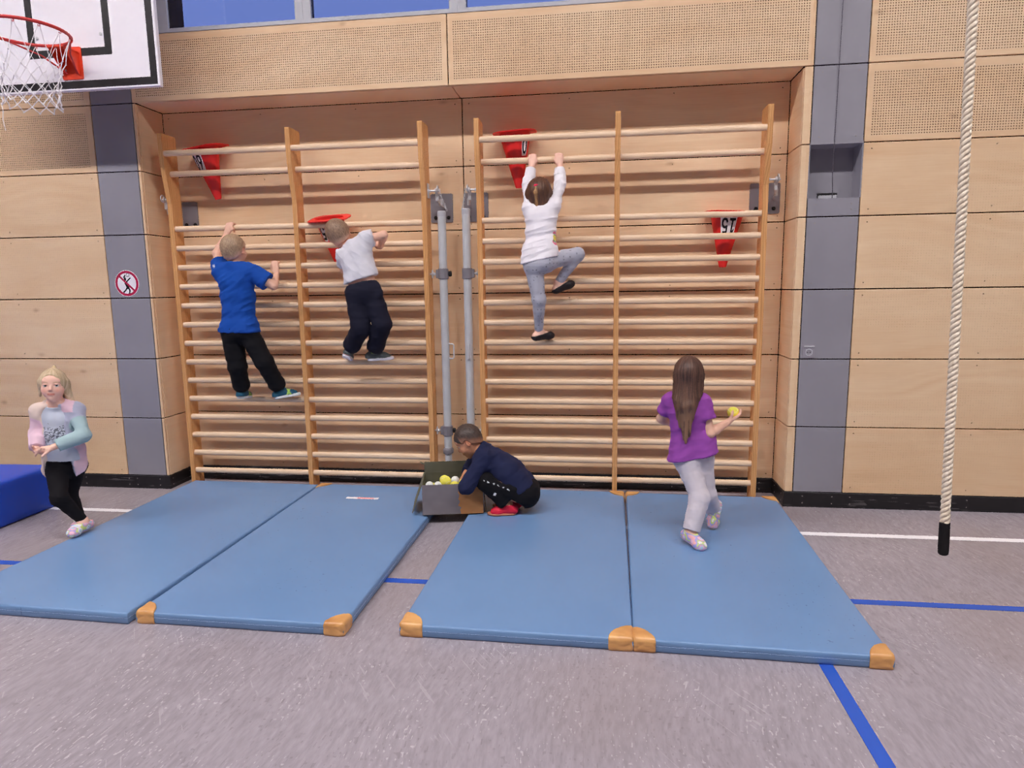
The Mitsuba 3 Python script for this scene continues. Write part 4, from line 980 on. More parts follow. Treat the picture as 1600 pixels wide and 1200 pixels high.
def add_shoe(P, t, i, infl, color, sole=None, sole_t=.016, name='shoe', top=.0, label=None, opening=True):
    o, d, up, sd, ln = P.feet[i]; s = 'LR'[i]
    pr = [dict(p) for p in tagged(P, 'foot' + s)]
    cuts = [(o + up * (.062 + top), up)]
    if sole is not None: cuts.append((o + up * (sole_t - .006), -up))
    k = garment(name, P, t, pr, infl, color, cuts, .0036, material='m_shoe', label=label)
    if sole is not None:
        q = [cone(o + d * .012 + up * .004, o + d * .05 + up * .004, .029, .027, .01), cone(o + d * .05 + up * .004, o + d * (ln - .045) + up * .004, .027, .033, .01), cone(o + d * (ln - .045) + up * .004, o + d * (ln - .012) + up * .006, .033, .022, .01)]
        garment('sole', P, k, q, infl * .5, sole, [(o + up * sole_t, up, dict(k=.004)), (o - up * .007, -up, dict(k=.004))], .0036, material='m_shoe', label='white sole')
    return k
def hair_strands(P, amp, fr=(26, 5), seed=1):
    def f(v, n):
        q = v - P.hc; ang = np.arctan2(q @ P.hr, q @ P.hf + 1e-6)
        return amp * (2 * meshkit.fbm(np.stack([ang * fr[0], (q @ P.hu) * fr[1] * 8, (q @ P.hf) * fr[1] * 3], 1), 3, seed) - 1)
    return f
def hair_color(P, a, b, fr=(22, 4), seed=2):
    def f(v, n):
        q = v - P.hc; ang = np.arctan2(q @ P.hr, q @ P.hf + 1e-6)
        w = meshkit.fbm(np.stack([ang * fr[0], (q @ P.hu) * fr[1] * 6, (q @ P.hf) * 10], 1), 3, seed)
        return mixc(a[None], b[None], np.clip((w - .5) * 2.2 + .5, 0, 1))
    return f
def cropped_hair(P, t, a, b, skin, th=.006, front=.046, nape=-.078, label=None):
    c, f, u, r = P.hc, P.hf, P.hu, P.hr
    at = lambda x, y, z: c + r * x + f * y + u * z
    pr = [ell(at(0, -.008, .014), (r, f, u), HEAD_R + (th * .8, th, th * 1.1), .01), ell(at(0, -.022, .022), (r, f, u), (.064 + th, .066 + th, .070 + th), .03), ell(at(0, -.040, -.034), (r, f, u), (.053, .0415, .050), .03)]
    n = U(-(u - f * ((front - nape) / .150))); p0 = at(0, .075, front)
    sub = [('sub', ell(at(s * .078, .006, -.016), (r, f, u), (.020, .024, .032), .006)) for s in (-1, 1)] + [('sub', ell(at(0, .088, -.005), (r, f, u), (.060, .040, .048), .008))]
    hc = hair_color(P, a, b, (40, 14))
    def col(v, nn):
        h = -((v - p0) @ n); base = hc(v, nn) * (1 + .16 * (meshkit.noise(v * 260, 3) - .5))[:, None]
        return mixc(base, skin[None] * .92, .85 * (1 - sst(.0, .050, h + .012 * (meshkit.noise(v * 60, 5) - .5))) * ((v - c) @ f < .03))
    garment('hair', P, t, pr, 0, col, [(p0, n, dict(k=.010))] + sub, .0036, disp=hair_strands(P, .0016, (60, 30)), material='m_hair', label=label, it=2)
def person(J, label, hf, hu=(0, 0, 1), hands=(), thick=1.0, hs=1.0):
    P = Person(); P.hs = hs; P.hc = J['head']; P.hf, P.hu, P.hr = frame_of(hf, hu); P.hands = list(hands)
    P.J = J; P.t = thing('person', label, 'person')
    return build_body(P, J, thick)
def V3(d): return {k: (np.array(v, float) if not isinstance(v[0], (tuple, list, np.ndarray)) else v) for k, v in d.items()}

SKIN = C(226, 178, 156); SKIN_PALE = C(232, 186, 168); SKIN_TAN = C(190, 132, 102)
# --- boy in the blue shirt -------------------------------------------------------------------------------------------
J = V3(dict(head=(-2.547, -.105, 1.800), neck=(-2.534, -.13, 1.684), sL=(-2.645, -.125, 1.640), eL=(-2.724, -.035, 1.780), wL=(-2.692, .055, 1.920), sR=(-2.420, -.13, 1.642), eR=(-2.275, -.105, 1.545), wR=(-2.322, .045, 1.627),
            pel=(-2.538, -.13, 1.250), hL=(-2.600, -.13, 1.215), hR=(-2.478, -.13, 1.222), kL=(-2.585, -.115, .975), aL=(-2.622, -.010, .780), kR=(-2.378, -.12, 1.010), aR=(-2.325, -.005, .782),
            fL=((-.12, .96, -.10), (.0, .1, 1)), fR=((.86, .50, .10), (-.1, .1, 1))))
hands = grip_prims(A3(-2.672, .1, RUNGS[13]), J['wL'], 1) + grip_prims(A3(-2.345, .1, RUNGS[11]), J['wR'], -1)
Pa = person(J, 'boy in a royal blue shirt and black trousers climbing the left bars', (.12, 1, .06), hands=hands, thick=1.06)
add_body(Pa, Pa.t, SKIN, C(150, 120, 92)); add_eyes(Pa, Pa.t, C(88, 110, 130), Pa.hf)
cropped_hair(Pa, Pa.t, C(176, 148, 122), C(140, 112, 90), SKIN, .0075)
BLUE = C(26, 72, 158)
def blue_fn(v, n):
    c = np.broadcast_to(BLUE, v.shape) * (1 + .10 * (meshkit.fbm(v * 14, 2, 4) - .5))[:, None]
    q = v - (J['sL'] + A3(-.030, -.035, .045)); m = (np.abs(q[:, 0] + .3 * q[:, 2]) < .012) & (np.abs(q[:, 2]) < .011) & (n[:, 1] < 0) & (((q[:, 2] * 260).astype(int) % 2) == 0)
    return mixc(c, C(214, 220, 226)[None], m * .9)
hem = Pa.mid + A3(.0, 0, -.420)
skirt = [cone(J['pel'] + A3(s * .048, 0, .0), J['pel'] + A3(s * .056, -.008, -.06), .076, .082, .03, 'torso') for s in (-1, 1)]
S1, S2 = sleeve(J['sL'], J['eL'], .56, .043, .044), sleeve(J['sR'], J['eR'], .74, .045, .050)
garment('shirt', Pa, Pa.t, tagged(Pa, 'torso') + [cone(J['s' + q], J['s' + q], .041, .041, .03) for q in 'LR'] + skirt, .014, blue_fn,
        [(hem, (-.02, 0, -1)), (J['neck'] + Pa.up * .030, Pa.up, dict(near=J['neck'] + Pa.up * .07, r=.085))],
        sleeves=(S1, S2), disp=wrinkle(.0115, (8, 8, 26), [U((1, 0, .5)), (0, 1, 0), U((-.55, 0, 1))], 3))
def pants(P, t, color, infl, cutL=None, cutR=None, disp=None, extra=(), waist=.05, label=None, name='trousers', ankle=.78, gather=True):
    pr = tagged(P, 'thighL', 'thighR', 'hip') + [p for p in tagged(P, 'shankL', 'shankR')] + list(extra)
    pr += [cone(P.J['pel'] + P.hx * .034 + P.up * .02, P.J['pel'] + P.hx * .034 - P.up * .02, .064, .066, .03), cone(P.J['pel'] - P.hx * .034 + P.up * .02, P.J['pel'] - P.hx * .034 - P.up * .02, .064, .066, .03)]
    cuts = [(P.J['pel'] + P.up * waist, P.up, dict(near=P.J['pel'] + P.up * (waist + .06), r=.14))]
    for s in 'LR':
        k, a = P.J['k' + s], P.J['a' + s]; q = lerp(k, a, ankle); cuts.append((q, a - k, dict(near=lerp(k, a, ankle + .25), r=.085)))
    return garment(name, P, t, pr, infl, color, cuts, disp=disp, label=label)
def baggy(P, amt, s):
    k, a = P.J['k' + s], P.J['a' + s]; h = P.J['h' + s]
    return [cone(lerp(h, k, .5), k, .054 + amt, .050 + amt, .02), cone(k, lerp(k, a, .78), .049 + amt, .046 + amt, .02), cone(lerp(k, a, .78), lerp(k, a, .92), .046 + amt, .032, .015)]
BLK = C(20, 19, 23)
Pa.J = J
pants(Pa, Pa.t, plain(BLK), .008, disp=wrinkle(.0065, (10, 10, 24), seed=8), extra=baggy(Pa, .003, 'L') + baggy(Pa, .003, 'R'), ankle=.93)
def shoe_teal(i):
    o, d, up, sd, ln = Pa.feet[i]
    def f(v, n):
        q = v - o; a, b, c = q @ d, q @ up, q @ sd
        col = mixc(np.broadcast_to(C(22, 66, 96), v.shape), C(34, 92, 112)[None], meshkit.fbm(v * 90, 2, 1))
        st = (np.abs(a - .065 - b * .5) < .008) | (np.abs(a - .10 + b * .4) < .006)
        return mixc(col, C(176, 214, 96)[None], st * (np.abs(c) > .012) * .9)
    return f
for i in (0, 1): add_shoe(Pa, Pa.t, i, .0065, shoe_teal(i), plain(C(222, 226, 226)), top=.012)

# --- boy in the grey shirt -------------------------------------------------------------------------------------------
J = V3(dict(head=(-1.797, -.045, 1.890), neck=(-1.700, -.08, 1.800), sL=(-1.752, -.075, 1.745), eL=(-1.80, .02, 1.655), wL=(-1.775, .075, 1.775), sR=(-1.590, -.08, 1.850), eR=(-1.470, -.055, 1.880), wR=(-1.535, .055, 1.805),
            pel=(-1.612, -.12, 1.505), hL=(-1.668, -.12, 1.475), hR=(-1.555, -.12, 1.490), kL=(-1.628, -.15, 1.248), aL=(-1.770, -.020, 1.080), kR=(-1.478, -.14, 1.270), aR=(-1.588, -.025, 1.066),
            fL=((-.30, .92, -.22), (.42, .1, 1)), fR=((.94, .34, .02), (0, -.05, 1))))
hands = grip_prims(A3(-1.77, .1, RUNGS[12]), J['wL'], 1) + grip_prims(A3(-1.552, .1, RUNGS[12]), J['wR'], -1)
Pb = person(J, 'boy in a light grey shirt and dark trousers climbing beside a red cone', (-.30, 1, -.10), (-.42, 0, 1), hands=hands, thick=1.0); Pb.J = J
add_body(Pb, Pb.t, SKIN, C(120, 92, 70)); add_eyes(Pb, Pb.t, C(96, 80, 62), Pb.hf)
cropped_hair(Pb, Pb.t, C(156, 126, 104), C(112, 88, 74), SKIN, .0105)
GRY = C(206, 204, 214)
dn = U(J['pel'] - Pb.mid)
S1, S2 = sleeve(J['sL'], J['eL'], .6, .040, .040), sleeve(J['sR'], J['eR'], .40, .042, .044)
garment('shirt', Pb, Pb.t, tagged(Pb, 'torso') + [cone(J['s' + q], J['s' + q], .040, .040, .03) for q in 'LR'] + [cone(lerp(Pb.mid, J['pel'], .72) + Pb.ax * e * .045, lerp(Pb.mid, J['pel'], .92) + Pb.ax * e * .05 , .068, .070, .03) for e in (-1, 1)], .013, plain(GRY, .05),
        [(lerp(Pb.mid, J['pel'], .76), U((.30, 0, -1))), (J['neck'] + U(Pb.hc - J['neck']) * .030, Pb.hc - J['neck'], dict(near=J['neck'] + U(Pb.hc - J['neck']) * .07, r=.08))],
        sleeves=(S1, S2), disp=wrinkle(.0095, (9, 8, 26), [U((1, 0, -.8)), (0, 1, 0), U((.8, 0, 1))], 13))
pants(Pb, Pb.t, plain(C(27, 27, 42)), .009, disp=wrinkle(.0065, (10, 10, 22), seed=18), extra=baggy(Pb, .004, 'L') + baggy(Pb, .003, 'R') + [cone(J['hR'] + A3(.045, -.02, .03), J['hR'] + A3(.062, -.03, -.01), .020, .024, .02)], waist=.045, ankle=.90)
def shoe_grey(i):
    o, d, up, sd, ln = Pb.feet[i]
    def f(v, n):
        q = v - o; a, b = q @ d, q @ up
        col = mixc(np.broadcast_to(C(74, 80, 82), v.shape), C(92, 98, 98)[None], meshkit.fbm(v * 80, 2, 1))
        return mixc(col, C(196, 214, 86)[None], ((b > .050) & (a < .07) & (a > .01)) * .9)
    return f
for i in (0, 1): add_shoe(Pb, Pb.t, i, .0065, shoe_grey(i), plain(C(226, 224, 232)), top=.006, sole_t=.018)
for i, s in enumerate('LR'):
    a, k = J['a' + s], J['k' + s]
    garment('sock', Pb, Pb.t, [cone(lerp(k, a, .82), a, .029, .028, .01)], .002, plain(C(36, 36, 46)), vox=.004)

# --- girl in white hanging from the right bars -----------------------------------------------------------------------
J = V3(dict(head=(-.392, -.060, 2.120), neck=(-.378, -.095, 2.010), sL=(-.452, -.085, 2.022), eL=(-.472, -.01, 2.190), wL=(-.452, .058, 2.315), sR=(-.296, -.085, 2.036), eR=(-.256, -.01, 2.180), wR=(-.262, .058, 2.315),
            pel=(-.385, -.11, 1.690), hL=(-.432, -.11, 1.665), hR=(-.338, -.11, 1.680), kL=(-.395, -.10, 1.425), aL=(-.406, .005, 1.206), kR=(-.140, -.02, 1.722), aR=(-.275, .0, 1.532),
            fL=((.80, .58, .10), (-.06, -.02, 1)), fR=((.80, .48, .36), (-.38, 0, 1))))
hands = grip_prims(A3(-.447, .1, 2.365), J['wL'], 1) + grip_prims(A3(-.268, .1, 2.365), J['wR'], -1)
Pc = person(J, 'girl in a white long-sleeved shirt and grey leggings hanging from the right bars', (-.05, 1, .10), (.03, 0, 1), hands=hands, thick=.92); Pc.J = J
add_body(Pc, Pc.t, SKIN_PALE, C(96, 66, 48)); add_eyes(Pc, Pc.t, C(90, 70, 50), Pc.hf)
WHT = C(233, 228, 236)
def white_fn(v, n):
    c = np.broadcast_to(WHT, v.shape) * (1 + .03 * (meshkit.fbm(v * 14, 2, 4) - .5))[:, None]
    q = v - (J['pel'] + A3(.100, -.02, .135)); rd = np.sqrt((q[:, 2] / .045) ** 2 + (q[:, 1] / .05) ** 2); m = (rd < 1) & (n[:, 0] > .72)
    pc = np.where((rd < .45)[:, None], C(226, 206, 96), C(222, 120, 150)); pc = np.where(((rd > .45) & (rd < .62))[:, None], C(120, 170, 110), pc)
    return np.where((m & (meshkit.noise(v * 120, 3) > .3))[:, None], pc, c)
S1, S2 = sleeve(J['eL'], J['wL'], .84, .031, .027), sleeve(J['eR'], J['wR'], .84, .031, .027)
garment('shirt', Pc, Pc.t, tagged(Pc, 'torso', 'uarmL', 'uarmR') + [cone(J['pel'] + A3(s * .046, -.004, .06), J['pel'] + A3(s * .050, -.010, -.03), .066, .070, .03) for s in (-1, 1)], .0095, white_fn,
        [(J['pel'] + A3(0, 0, -.004), U((.20, 0, -1))), (J['neck'] + Pc.up * .018, Pc.up, dict(near=J['neck'] + Pc.up * .05, r=.055))], sleeves=(S1, S2), disp=wrinkle(.0085, (5, 7, 32), [U((1, 0, .25)), (0, 1, 0), U((-.25, 0, 1))], 23))
def legging_fn(v, n):
    c = np.broadcast_to(C(172, 172, 186), v.shape) * (1 + .08 * (meshkit.fbm(v * 40, 2, 4) - .5))[:, None]
    g = v * 46; cell = np.floor(g); rnd = np.stack([meshkit.noise(cell + .5 + k * 17, k) for k in range(3)], 1); d = np.linalg.norm(g - cell - (.3 + .4 * rnd), axis=1)
    return mixc(c, C(92, 92, 108)[None], (d < .20) * (rnd[:, 0] > .42) * .9)
pants(Pc, Pc.t, legging_fn, .0045, disp=wrinkle(.0028, (14, 14, 40), seed=28), waist=.05, ankle=.95, name='leggings')
for i in (0, 1):
    garment('slipper', Pc, Pc.t, tagged(Pc, 'foot' + 'LR'[i]), .005, plain(C(34, 29, 33)), [(Pc.feet[i][0] + Pc.feet[i][2] * .034 + Pc.feet[i][1] * .05, U(Pc.feet[i][2] - Pc.feet[i][1] * .12))], .0036, material='m_shoe', label='black slipper')
c, f, u, r = Pc.hc, Pc.hf, Pc.hu, Pc.hr
at = lambda x, y, z: c + r * x + f * y + u * z
hp = [ell(at(0, -.012, .014), (r, f, u), HEAD_R + .013, .01)]
for x, y0, y1, z1 in ((-.062, -.012, -.020, -.088), (-.034, -.052, -.058, -.108), (0, -.064, -.068, -.112), (.034, -.052, -.058, -.104), (.062, -.012, -.020, -.080)): hp.append(cone(at(x, y0, .0), at(x * 1.02, y1, z1), .030, .021, .02))
def c_hair(v, n):
    q = v - c; base = hair_color(Pc, C(104, 70, 52), C(66, 42, 34), (24, 4))(v, n)
    st = np.exp(-(((q @ r) + .016 + .05 * (q @ u)) / .0075) ** 2) * ((q @ u) < .045) * ((q @ f) < -.05) * (.5 + .7 * (meshkit.noise(np.stack([(q @ r) * 300, (q @ u) * 15, (q @ f) * 10], 1), 5) > .4))
    return mixc(base, C(188, 142, 96)[None], st * .7)
hair_k = garment('hair', Pc, Pc.t, hp, 0, c_hair, [('sub', ell(at(0, .085, -.035), (r, f, u), (.062, .055, .085), .01)), (at(0, -.05, -.118), -u, dict(k=.012))], .004, disp=hair_strands(Pc, .0035, (14, 2), 6), material='m_hair')
garment('ponytail', Pc, hair_k, [cone(at(-.012, -.086, .050), at(-.017, -.096, .006), .012, .013, .01), cone(at(-.017, -.096, .006), at(-.010, -.084, -.085), .013, .007, .01)], 0, hair_color(Pc, C(196, 150, 100), C(104, 70, 50), (90, 2)), vox=.003, disp=hair_strands(Pc, .004, (90, 1.5), 8), material='m_hair', label='thin blonde ponytail')
garment('hair_tie', Pc, hair_k, [cone(at(-.022, -.088, .048), at(-.004, -.088, .050), .0115, .0115, .01)], 0, plain(C(206, 48, 78)), vox=.0028, label='pink hair tie')

# --- running girl in purple ------------------------------------------------------------------------------------------
J = V3(dict(head=(.509, -.760, 1.010), neck=(.500, -.765, .890), sL=(.425, -.725, .850), eL=(.372, -.655, .735), wL=(.440, -.535, .680), sR=(.582, -.78, .850), eR=(.628, -.805, .685), wR=(.742, -.725, .735),
            pel=(.545, -.755, .555), hL=(.498, -.765, .532), hR=(.590, -.745, .532), kL=(.575, -.845, .320), aL=(.522, -.905, .136), kR=(.632, -.73, .305), aR=(.700, -.575, .160),
            fL=((.50, -.72, -.12), (.1, -.2, 1)), fR=((-.25, -.35, -.92), (-.2, .80, -.35))))
BALLC = A3(.776, -.675, .778)
hands = hand_prims(J['wR'], (.80, .34, .42), (-.30, .30, .90), (0, -1, .2), (14, 26, 20), .9, .12, (.45, .55, .75), 15) + hand_prims(J['wL'], (.6, .7, -.3), (.6, -.5, -.3), (0, 0, 1), (35, 40, 30))
Pd = person(J, 'girl in a purple shirt and pale trousers running on the rightmost mat with a ball', (.22, .97, -.06), (.0, 0, 1), hands=hands, thick=.98); Pd.J = J
add_body(Pd, Pd.t, SKIN, C(90, 64, 50)); add_eyes(Pd, Pd.t, C(90, 70, 50), Pd.hf)
PUR = C(146, 74, 160)
S1, S2 = sleeve(J['sL'], J['eL'], .62, .040, .043), sleeve(J['sR'], J['eR'], .54, .042, .044)
garment('shirt', Pd, Pd.t, tagged(Pd, 'torso') + [cone(J['s' + q], J['s' + q], .039, .039, .03) for q in 'LR'] + [cone(J['pel'] + A3(e * .046, -.004, .07), J['pel'] + A3(e * .054, -.016, -.04), .070, .082, .03) for e in (-1, 1)], .0105, plain(PUR, .06),
        [(J['pel'] + A3(0, 0, -.012), U((.22, 0, -1))), (J['neck'] + Pd.up * .022, Pd.up, dict(near=J['neck'] + Pd.up * .06, r=.07))],
        sleeves=(S1, S2), disp=wrinkle(.0085, (7, 8, 26), [U((1, 0, .35)), (0, 1, 0), U((-.35, 0, 1))], 33))
pants(Pd, Pd.t, plain(C(204, 195, 203), .05), .007, disp=wrinkle(.004, (12, 12, 26), seed=38), extra=[cone(J['kL'], lerp(J['kL'], J['aL'], .93), .045, .041, .02), cone(J['kR'], lerp(J['kR'], J['aR'], .93), .044, .040, .02)], waist=.05, ankle=.95)
def pastel(P, i, seed):
    o, d, up, sd, ln = P.feet[i]
    cs = [C(226, 188, 214), C(176, 206, 224), C(232, 226, 236), C(206, 216, 130), C(168, 160, 216), C(236, 176, 180)]
    def f(v, n):
        w = meshkit.noise(np.stack([(v @ d) * 46, (v @ sd) * 30, (v @ up) * 40], 1) + seed, seed); k = np.clip((w * 9).astype(int) % 6, 0, 5)
        return np.array(cs)[k]
    return f
for i in (0, 1): garment('slipper', Pd, Pd.t, tagged(Pd, 'foot' + 'LR'[i]), .006, pastel(Pd, i, 3 + i), [(Pd.feet[i][0] + Pd.feet[i][2] * .060, Pd.feet[i][2])], .0036, material='m_shoe', label='pastel patterned slipper')
c, f, u, r = Pd.hc, Pd.hf, Pd.hu, Pd.hr
at = lambda x, y, z: c + r * x + f * y + u * z
hp = [ell(at(0, -.010, .014), (r, f, u), HEAD_R + .012, .01)]
for x, y0, y1, z1, r0 in ((-.056, -.004, -.026, -.21, .024), (-.040, -.040, -.066, -.290, .030), (-.012, -.054, -.078, -.350, .032), (.020, -.050, -.076, -.335, .032), (.044, -.030, -.056, -.240, .028), (.058, .0, -.02, -.150, .022), (-.066, -.02, -.045, -.25, .013), (.066, -.005, -.03, -.20, .012), (.004, -.05, -.085, -.375, .016)):
    hp += [cone(at(x, y0, .0), at(x * .98, (y0 + y1) / 2 - .016, z1 * .5), r0, r0 * .92, .016), cone(at(x * .98, (y0 + y1) / 2 - .016, z1 * .5), at(x * .78, y1, z1), r0 * .92, .008, .016)]
garment('hair', Pd, Pd.t, hp, 0, lambda v, n: mixc(hair_color(Pd, C(100, 70, 58), C(64, 44, 40), (20, 2))(v, n), C(142, 108, 84)[None], .7 * sst(-.05, -.33, (v - Pd.hc) @ Pd.hu) * (meshkit.noise(np.stack([(v @ Pd.hr) * 160, (v @ Pd.hu) * 9, (v @ Pd.hf) * 60], 1), 4) > .4)),
        [('sub', ell(at(0, .085, -.030), (r, f, u), (.060, .055, .085), .01))], .0042, disp=hair_strands(Pd, .0055, (16, 1.0), 6), material='m_hair', label='long loose brown hair')
ball(BALLC, .0335, 'm_ball_yellow', 'yellow ball held in the running girl\'s right hand', None)

# --- crouching boy ----------------------------------------------------------------------------------------------------
J = V3(dict(head=(-.842, -.405, .520), neck=(-.755, -.400, .468), sL=(-.715, -.500, .430), eL=(-.822, -.590, .268), wL=(-.792, -.470, .298), sR=(-.745, -.305, .425), eR=(-.845, -.285, .330), wR=(-.868, -.390, .292),
            pel=(-.482, -.420, .205), hL=(-.505, -.478, .200), hR=(-.510, -.362, .200), kL=(-.712, -.530, .288), aL=(-.566, -.500, .122), kR=(-.715, -.335, .280), aR=(-.556, -.375, .122), spine=(-.575, -.415, .335),
            fL=((-1, -.16, 0), (0, 0, 1)), fR=((-1, .12, 0), (0, 0, 1))))
hands = hand_prims(J['wL'], (-.05, .75, -.62), (-.3, -.4, -.8), (-1, 0, 0), (25, 35, 30)) + hand_prims(J['wR'], (-.20, -.60, -.75), (.3, .3, -.8), (-1, 0, .3), (25, 35, 30))
Pe = person(J, 'crouching boy in a navy sweater and black trousers reaching into the box', (-.80, -.08, -.60), (-.58, .02, .80), hands=hands, thick=1.0); Pe.J = J
add_body(Pe, Pe.t, SKIN_TAN, C(50, 36, 30)); add_eyes(Pe, Pe.t, C(50, 34, 26), U(Pe.hf + A3(0, 0, -.2)), .0050, C(150, 132, 122))
cropped_hair(Pe, Pe.t, C(84, 68, 62), C(48, 38, 36), SKIN_TAN, .0075, .044, -.066)
NAVY = C(33, 37, 66)
slv = [cone(J['sL'], J['eL'], .043, .040, .02)]; S1, S2 = sleeve(J['eL'], J['wL'], .80, .039, .030), sleeve(J['eR'], J['wR'], .84, .033, .028)
bk = [cone(Pe.mid + A3(.0, s * .045, -.03), J['spine'] + A3(0, s * .04, -.02), .070, .078, .03) for s in (-1, 1)] + [cone(J['spine'] + A3(0, s * .042, -.02), J['pel'] + A3(-.015, s * .046, .030), .078, .080, .03) for s in (-1, 1)]
garment('sweater', Pe, Pe.t, tagged(Pe, 'torso', 'uarmL', 'uarmR') + slv + bk, .0085, plain(NAVY, .08, 20),
        [(J['pel'] + A3(.025, 0, -.022), U((.62, 0, -.9))), 
         (J['neck'] + U(Pe.hc - J['neck']) * .022, Pe.hc - J['neck'], dict(near=Pe.hc - Pe.hu * .05, r=.085))], sleeves=(S1, S2), disp=wrinkle(.0085, (9, 8, 26), [U((1, 0, .7)), (0, 1, 0), U((-.7, 0, 1))], 43))
def marks_fn(v, n):
    c = np.broadcast_to(BLK, v.shape) * (1 + .06 * (meshkit.fbm(v * 20, 2, 4) - .5))[:, None]
    ax_ = U(J['kL'] - J['hL']); q = v - J['hL']; a = q @ ax_; b = q @ U(np.cross(ax_, (0, -1, 0)))
    front = n[:, 1] < -.25
    dots = front & (np.abs(b - .022) < .0030) & (a > .075) & (np.abs((a * 30) % 1 - .5) < .16 + .1 * np.sin(a * 90))
    sq = front & (np.abs(b + .040) < .011) & (np.abs(a - .150) < .006)
    return mixc(c, C(222, 222, 226)[None], (dots | sq) * .95)
pants(Pe, Pe.t, marks_fn, .010, disp=wrinkle(.005, (12, 12, 24), seed=48), extra=[cone(J['kL'], lerp(J['kL'], J['aL'], .9), .047, .040, .02), cone(J['kR'], lerp(J['kR'], J['aR'], .9), .047, .040, .02), cone(J['pel'] + A3(.02, -.045, -.02), J['pel'] + A3(.02, .045, -.02), .078, .078, .03), cone(J['hL'] + A3(-.035, .0, .03), J['hR'] + A3(-.035, .0, .03), .066, .066, .03)], waist=.085, ankle=.88)
for i in (0, 1): add_shoe(Pe, Pe.t, i, .0058, plain(C(208, 34, 62), .08), plain(C(186, 120, 92)), sole_t=.008, name='slipper', label='red slipper')

# --- girl standing at the left ------------------------------------------------------------------------------------------
J = V3(dict(head=(-3.262, -1.000, .968), neck=(-3.268, -.985, .850), sR=(-3.352, -1.03, .803), eR=(-3.372, -1.05, .668), wR=(-3.300, -1.135, .590), sL=(-3.172, -.955, .800), eL=(-3.088, -1.01, .660), wL=(-3.192, -1.135, .612),
            pel=(-3.262, -.975, .480), hR=(-3.300, -1.005, .450), hL=(-3.236, -.935, .450), kR=(-3.190, -1.130, .300), aR=(-3.172, -1.035, .112), kL=(-3.312, -.925, .250), aL=(-3.318, -.850, .072),
            fR=((-.06, -.985, -.02), (0, 0, 1)), fL=((.35, -.93, 0), (0, 0, 1))))
J['aR'] = A3(-3.118, -1.052, .131)
hands = hand_prims(J['wR'], (.86, -.50, -.05), (.1, .5, .8), (-.2, -.6, .75), (20, 28, 22)) + hand_prims(J['wL'], (-.90, -.42, -.10), (-.1, .3, -.9), (-.1, -.75, .4), (18, 26, 22))
Pf = person(J, 'small blonde girl in a pastel hooded jacket and black leggings standing at the left', (.52, -.85, .02), (.05, 0, 1), hands=hands, thick=.90, hs=.93); Pf.J = J
add_body(Pf, Pf.t, SKIN_PALE, C(170, 134, 100), .0032); add_eyes(Pf, Pf.t, C(62, 66, 74), U(CAM - Pf.hc), .001)
def tee_fn(v, n):
    c = np.broadcast_to(C(182, 188, 204), v.shape) * (1 + .05 * (meshkit.fbm(v * 30, 2, 4) - .5))[:, None]
    z = v[:, 2]; dens = .52 + .30 * np.clip(np.abs(z - .665) / .075, 0, 1.4) ** 2
    w = meshkit.fbm(v * 150, 2, 6)
    return mixc(c, C(70, 72, 88)[None], (w > dens * .98) * (n[:, 1] < .1) * .85)
garment('shirt', Pf, Pf.t, tagged(Pf, 'torso') + [cone(J['pel'] + A3(s * .036, 0, .08), J['pel'] + A3(s * .040, -.004, .02), .060, .064, .03) for s in (-1, 1)], .006, tee_fn, [(J['pel'] + A3(0, 0, .02), (0, 0, -1)), (J['neck'] - Pf.up * .004, U(Pf.up + Pf.fw * .35), dict(near=J['neck'] + Pf.up * .045 + Pf.fw * .01, r=.075))], vox=.004,
        disp=wrinkle(.003, (14, 14, 10), seed=51), label='pale blue shirt with dark flower print')
LAV, PINK, TEAL, CREAM = C(172, 174, 196), C(218, 186, 202), C(158, 182, 188), C(214, 194, 186)
def hood_fn(v, n):
    q = v - Pf.mid; a = q @ Pf.ax; z = v[:, 2]
    c = np.broadcast_to(LAV, v.shape)
    seg = lambda p, q_, r_: np.linalg.norm(v - (p + (q_ - p) * np.clip(((v - p) @ (q_ - p)) / ((q_ - p) @ (q_ - p)), 0, 1)[:, None]), axis=1) < r_
    c = np.where(((a > .02) & (n @ Pf.fw > -.2))[:, None], CREAM, c)
    c = np.where(seg(lerp(J['sR'], J['eR'], .55), J['eR'], .062)[:, None] | seg(J['eR'], J['wR'], .055)[:, None], PINK, c)
    c = np.where(seg(lerp(J['sL'], J['eL'], .62), J['eL'], .062)[:, None] | seg(J['eL'], J['wL'], .056)[:, None], TEAL, c)
    c = np.where(((a < -.035) & (a > -.10) & (z > .800))[:, None], PINK, c)
    c = np.where(((a < -.085) & (z < .60) & ~seg(J['eL'], J['wL'], .056))[:, None], PINK, c)
    return c * (1 + .05 * (meshkit.fbm(v * 26, 2, 8) - .5))[:, None]
front = Pf.fw
op = [('sub', cone(Pf.mid + front * (.118 if z > .02 else .100) + Pf.ax * .014 - Pf.up * z, Pf.mid + front * .118 + Pf.ax * .014 - Pf.up * (z + .06), w, w, .006)) for z, w in ((-.12, .080), (-.06, .080), (.0, .084), (.05, .084), (.12, .082), (.20, .082), (.28, .086), (.36, .094))]
tails = [cone(lerp(J['pel'], Pf.mid, .25) + Pf.ax * e * .050, J['pel'] + Pf.ax * e * .064 + A3(0, -.01, -.05), .056, .050, .03) for e in (-1, 1)] + [cone(J['pel'] + A3(.01, .045, .02), J['pel'] + A3(.01, .050, -.06), .050, .044, .03)]
tails += [cone(J['pel'] + front * .070 + Pf.ax * -.050, J['pel'] + front * .085 + Pf.ax * -.040 - Pf.up * .11, .020, .010, .03), cone(J['pel'] + front * .070 + Pf.ax * .060, J['pel'] + front * .082 + Pf.ax * .060 - Pf.up * .10, .020, .016, .03)]
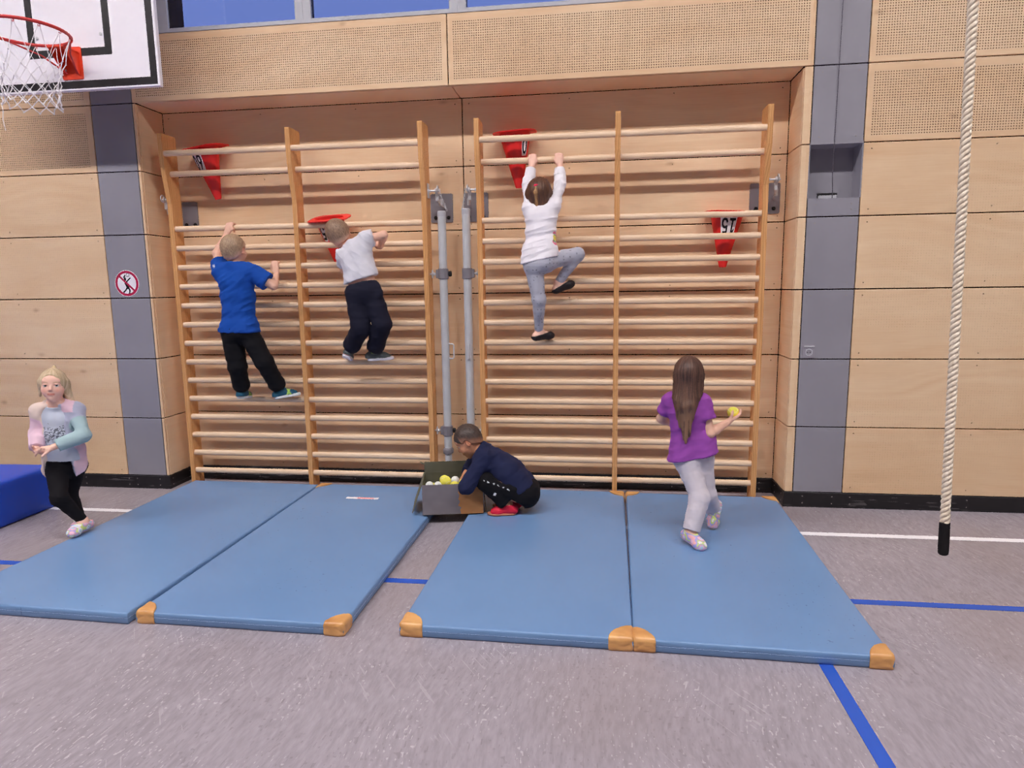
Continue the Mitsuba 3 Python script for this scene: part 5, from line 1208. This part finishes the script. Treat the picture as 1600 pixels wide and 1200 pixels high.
hood = [cone(J['neck'] + Pf.ax * e * .040 - front * .03, J['neck'] + Pf.ax * e * .03 - front * .060, .024, .028, .02) for e in (-1, 1)]
S1, S2 = sleeve(J['eL'], J['wL'], .86, .034, .028), sleeve(J['eR'], J['wR'], .80, .032, .027)
garment('jacket', Pf, Pf.t, tagged(Pf, 'torso', 'uarmL', 'uarmR') + tails + hood, .0095, hood_fn,
        [(J['pel'] + Pf.ax * -.02 + A3(0, 0, -.105), U((.10, .05, -1))), (J['pel'] + A3(0, 0, -.030), U(-front * .75 + A3(0, 0, -1))), (J['neck'] + Pf.up * .020, U(Pf.up + front * .5), dict(near=J['neck'] + Pf.up * .06 + front * .02, r=.085))] + op, .0048,
        sleeves=(S1, S2), disp=wrinkle(.0075, (10, 10, 18), seed=53), label='open pastel jacket with pink, grey and mint patches')
pants(Pf, Pf.t, plain(C(21, 19, 23), .1), .005, disp=wrinkle(.0028, (16, 16, 34), seed=58), waist=.03, ankle=.95, name='leggings')
for i in (0, 1): garment('slipper', Pf, Pf.t, tagged(Pf, 'foot' + 'LR'[i]), .0055, pastel(Pf, i, 7 + i), [(Pf.feet[i][0] + Pf.feet[i][2] * .050 + Pf.feet[i][1] * .04, U(Pf.feet[i][2] - Pf.feet[i][1] * .1))], .0036, material='m_shoe', label='pastel patterned slipper')
c, f, u, r = Pf.hc, Pf.hf, Pf.hu, Pf.hr
at = lambda x, y, z: c + (r * x + f * y + u * z) * Pf.hs
hp = [ell(at(0, -.010, .016), (r, f, u), HEAD_R * Pf.hs + .008, .01)]
for x, y0, z0, x1, y1, z1, r0 in ((-.068, .004, .02, -.080, -.020, -.100, .017), (-.060, -.025, .0, -.092, -.055, -.200, .026), (-.040, -.055, .0, -.105, -.085, -.240, .026), (0, -.065, .0, -.045, -.095, -.200, .030), (.04, -.055, .0, .03, -.085, -.15, .026), (.068, .0, .02, .078, -.012, -.075, .013), (-.075, -.01, -.06, -.125, -.06, -.215, .012)):
    hp.append(cone(at(x, y0, z0), at(x1, y1, z1), r0, r0 * .45, .02))
garment('hair', Pf, Pf.t, hp, 0, hair_color(Pf, C(212, 190, 160), C(172, 148, 118), (22, 2)),
        [('sub', ell(at(0, .086, -.032), (r, f, u), (.0590, .060, .088), .010)), ('sub', ell(at(.012, .088, .024), (r, f, u), (.046, .040, .050), .012)), ('sub', cone(at(0, .10, .0), at(0, .10, -.09), .055, .06, .01))], .0038, disp=hair_strands(Pf, .0042, (20, 1.2), 6), material='m_hair', label='long blonde hair')
garment('hair_tuft', Pf, Pf.t, [cone(at(0, -.03, .095), at(-.002, -.045, .112), .016, .010, .01)], 0, hair_color(Pf, C(220, 198, 160), C(180, 150, 114), (22, 2)), vox=.0035, material='m_hair', label='small top knot')
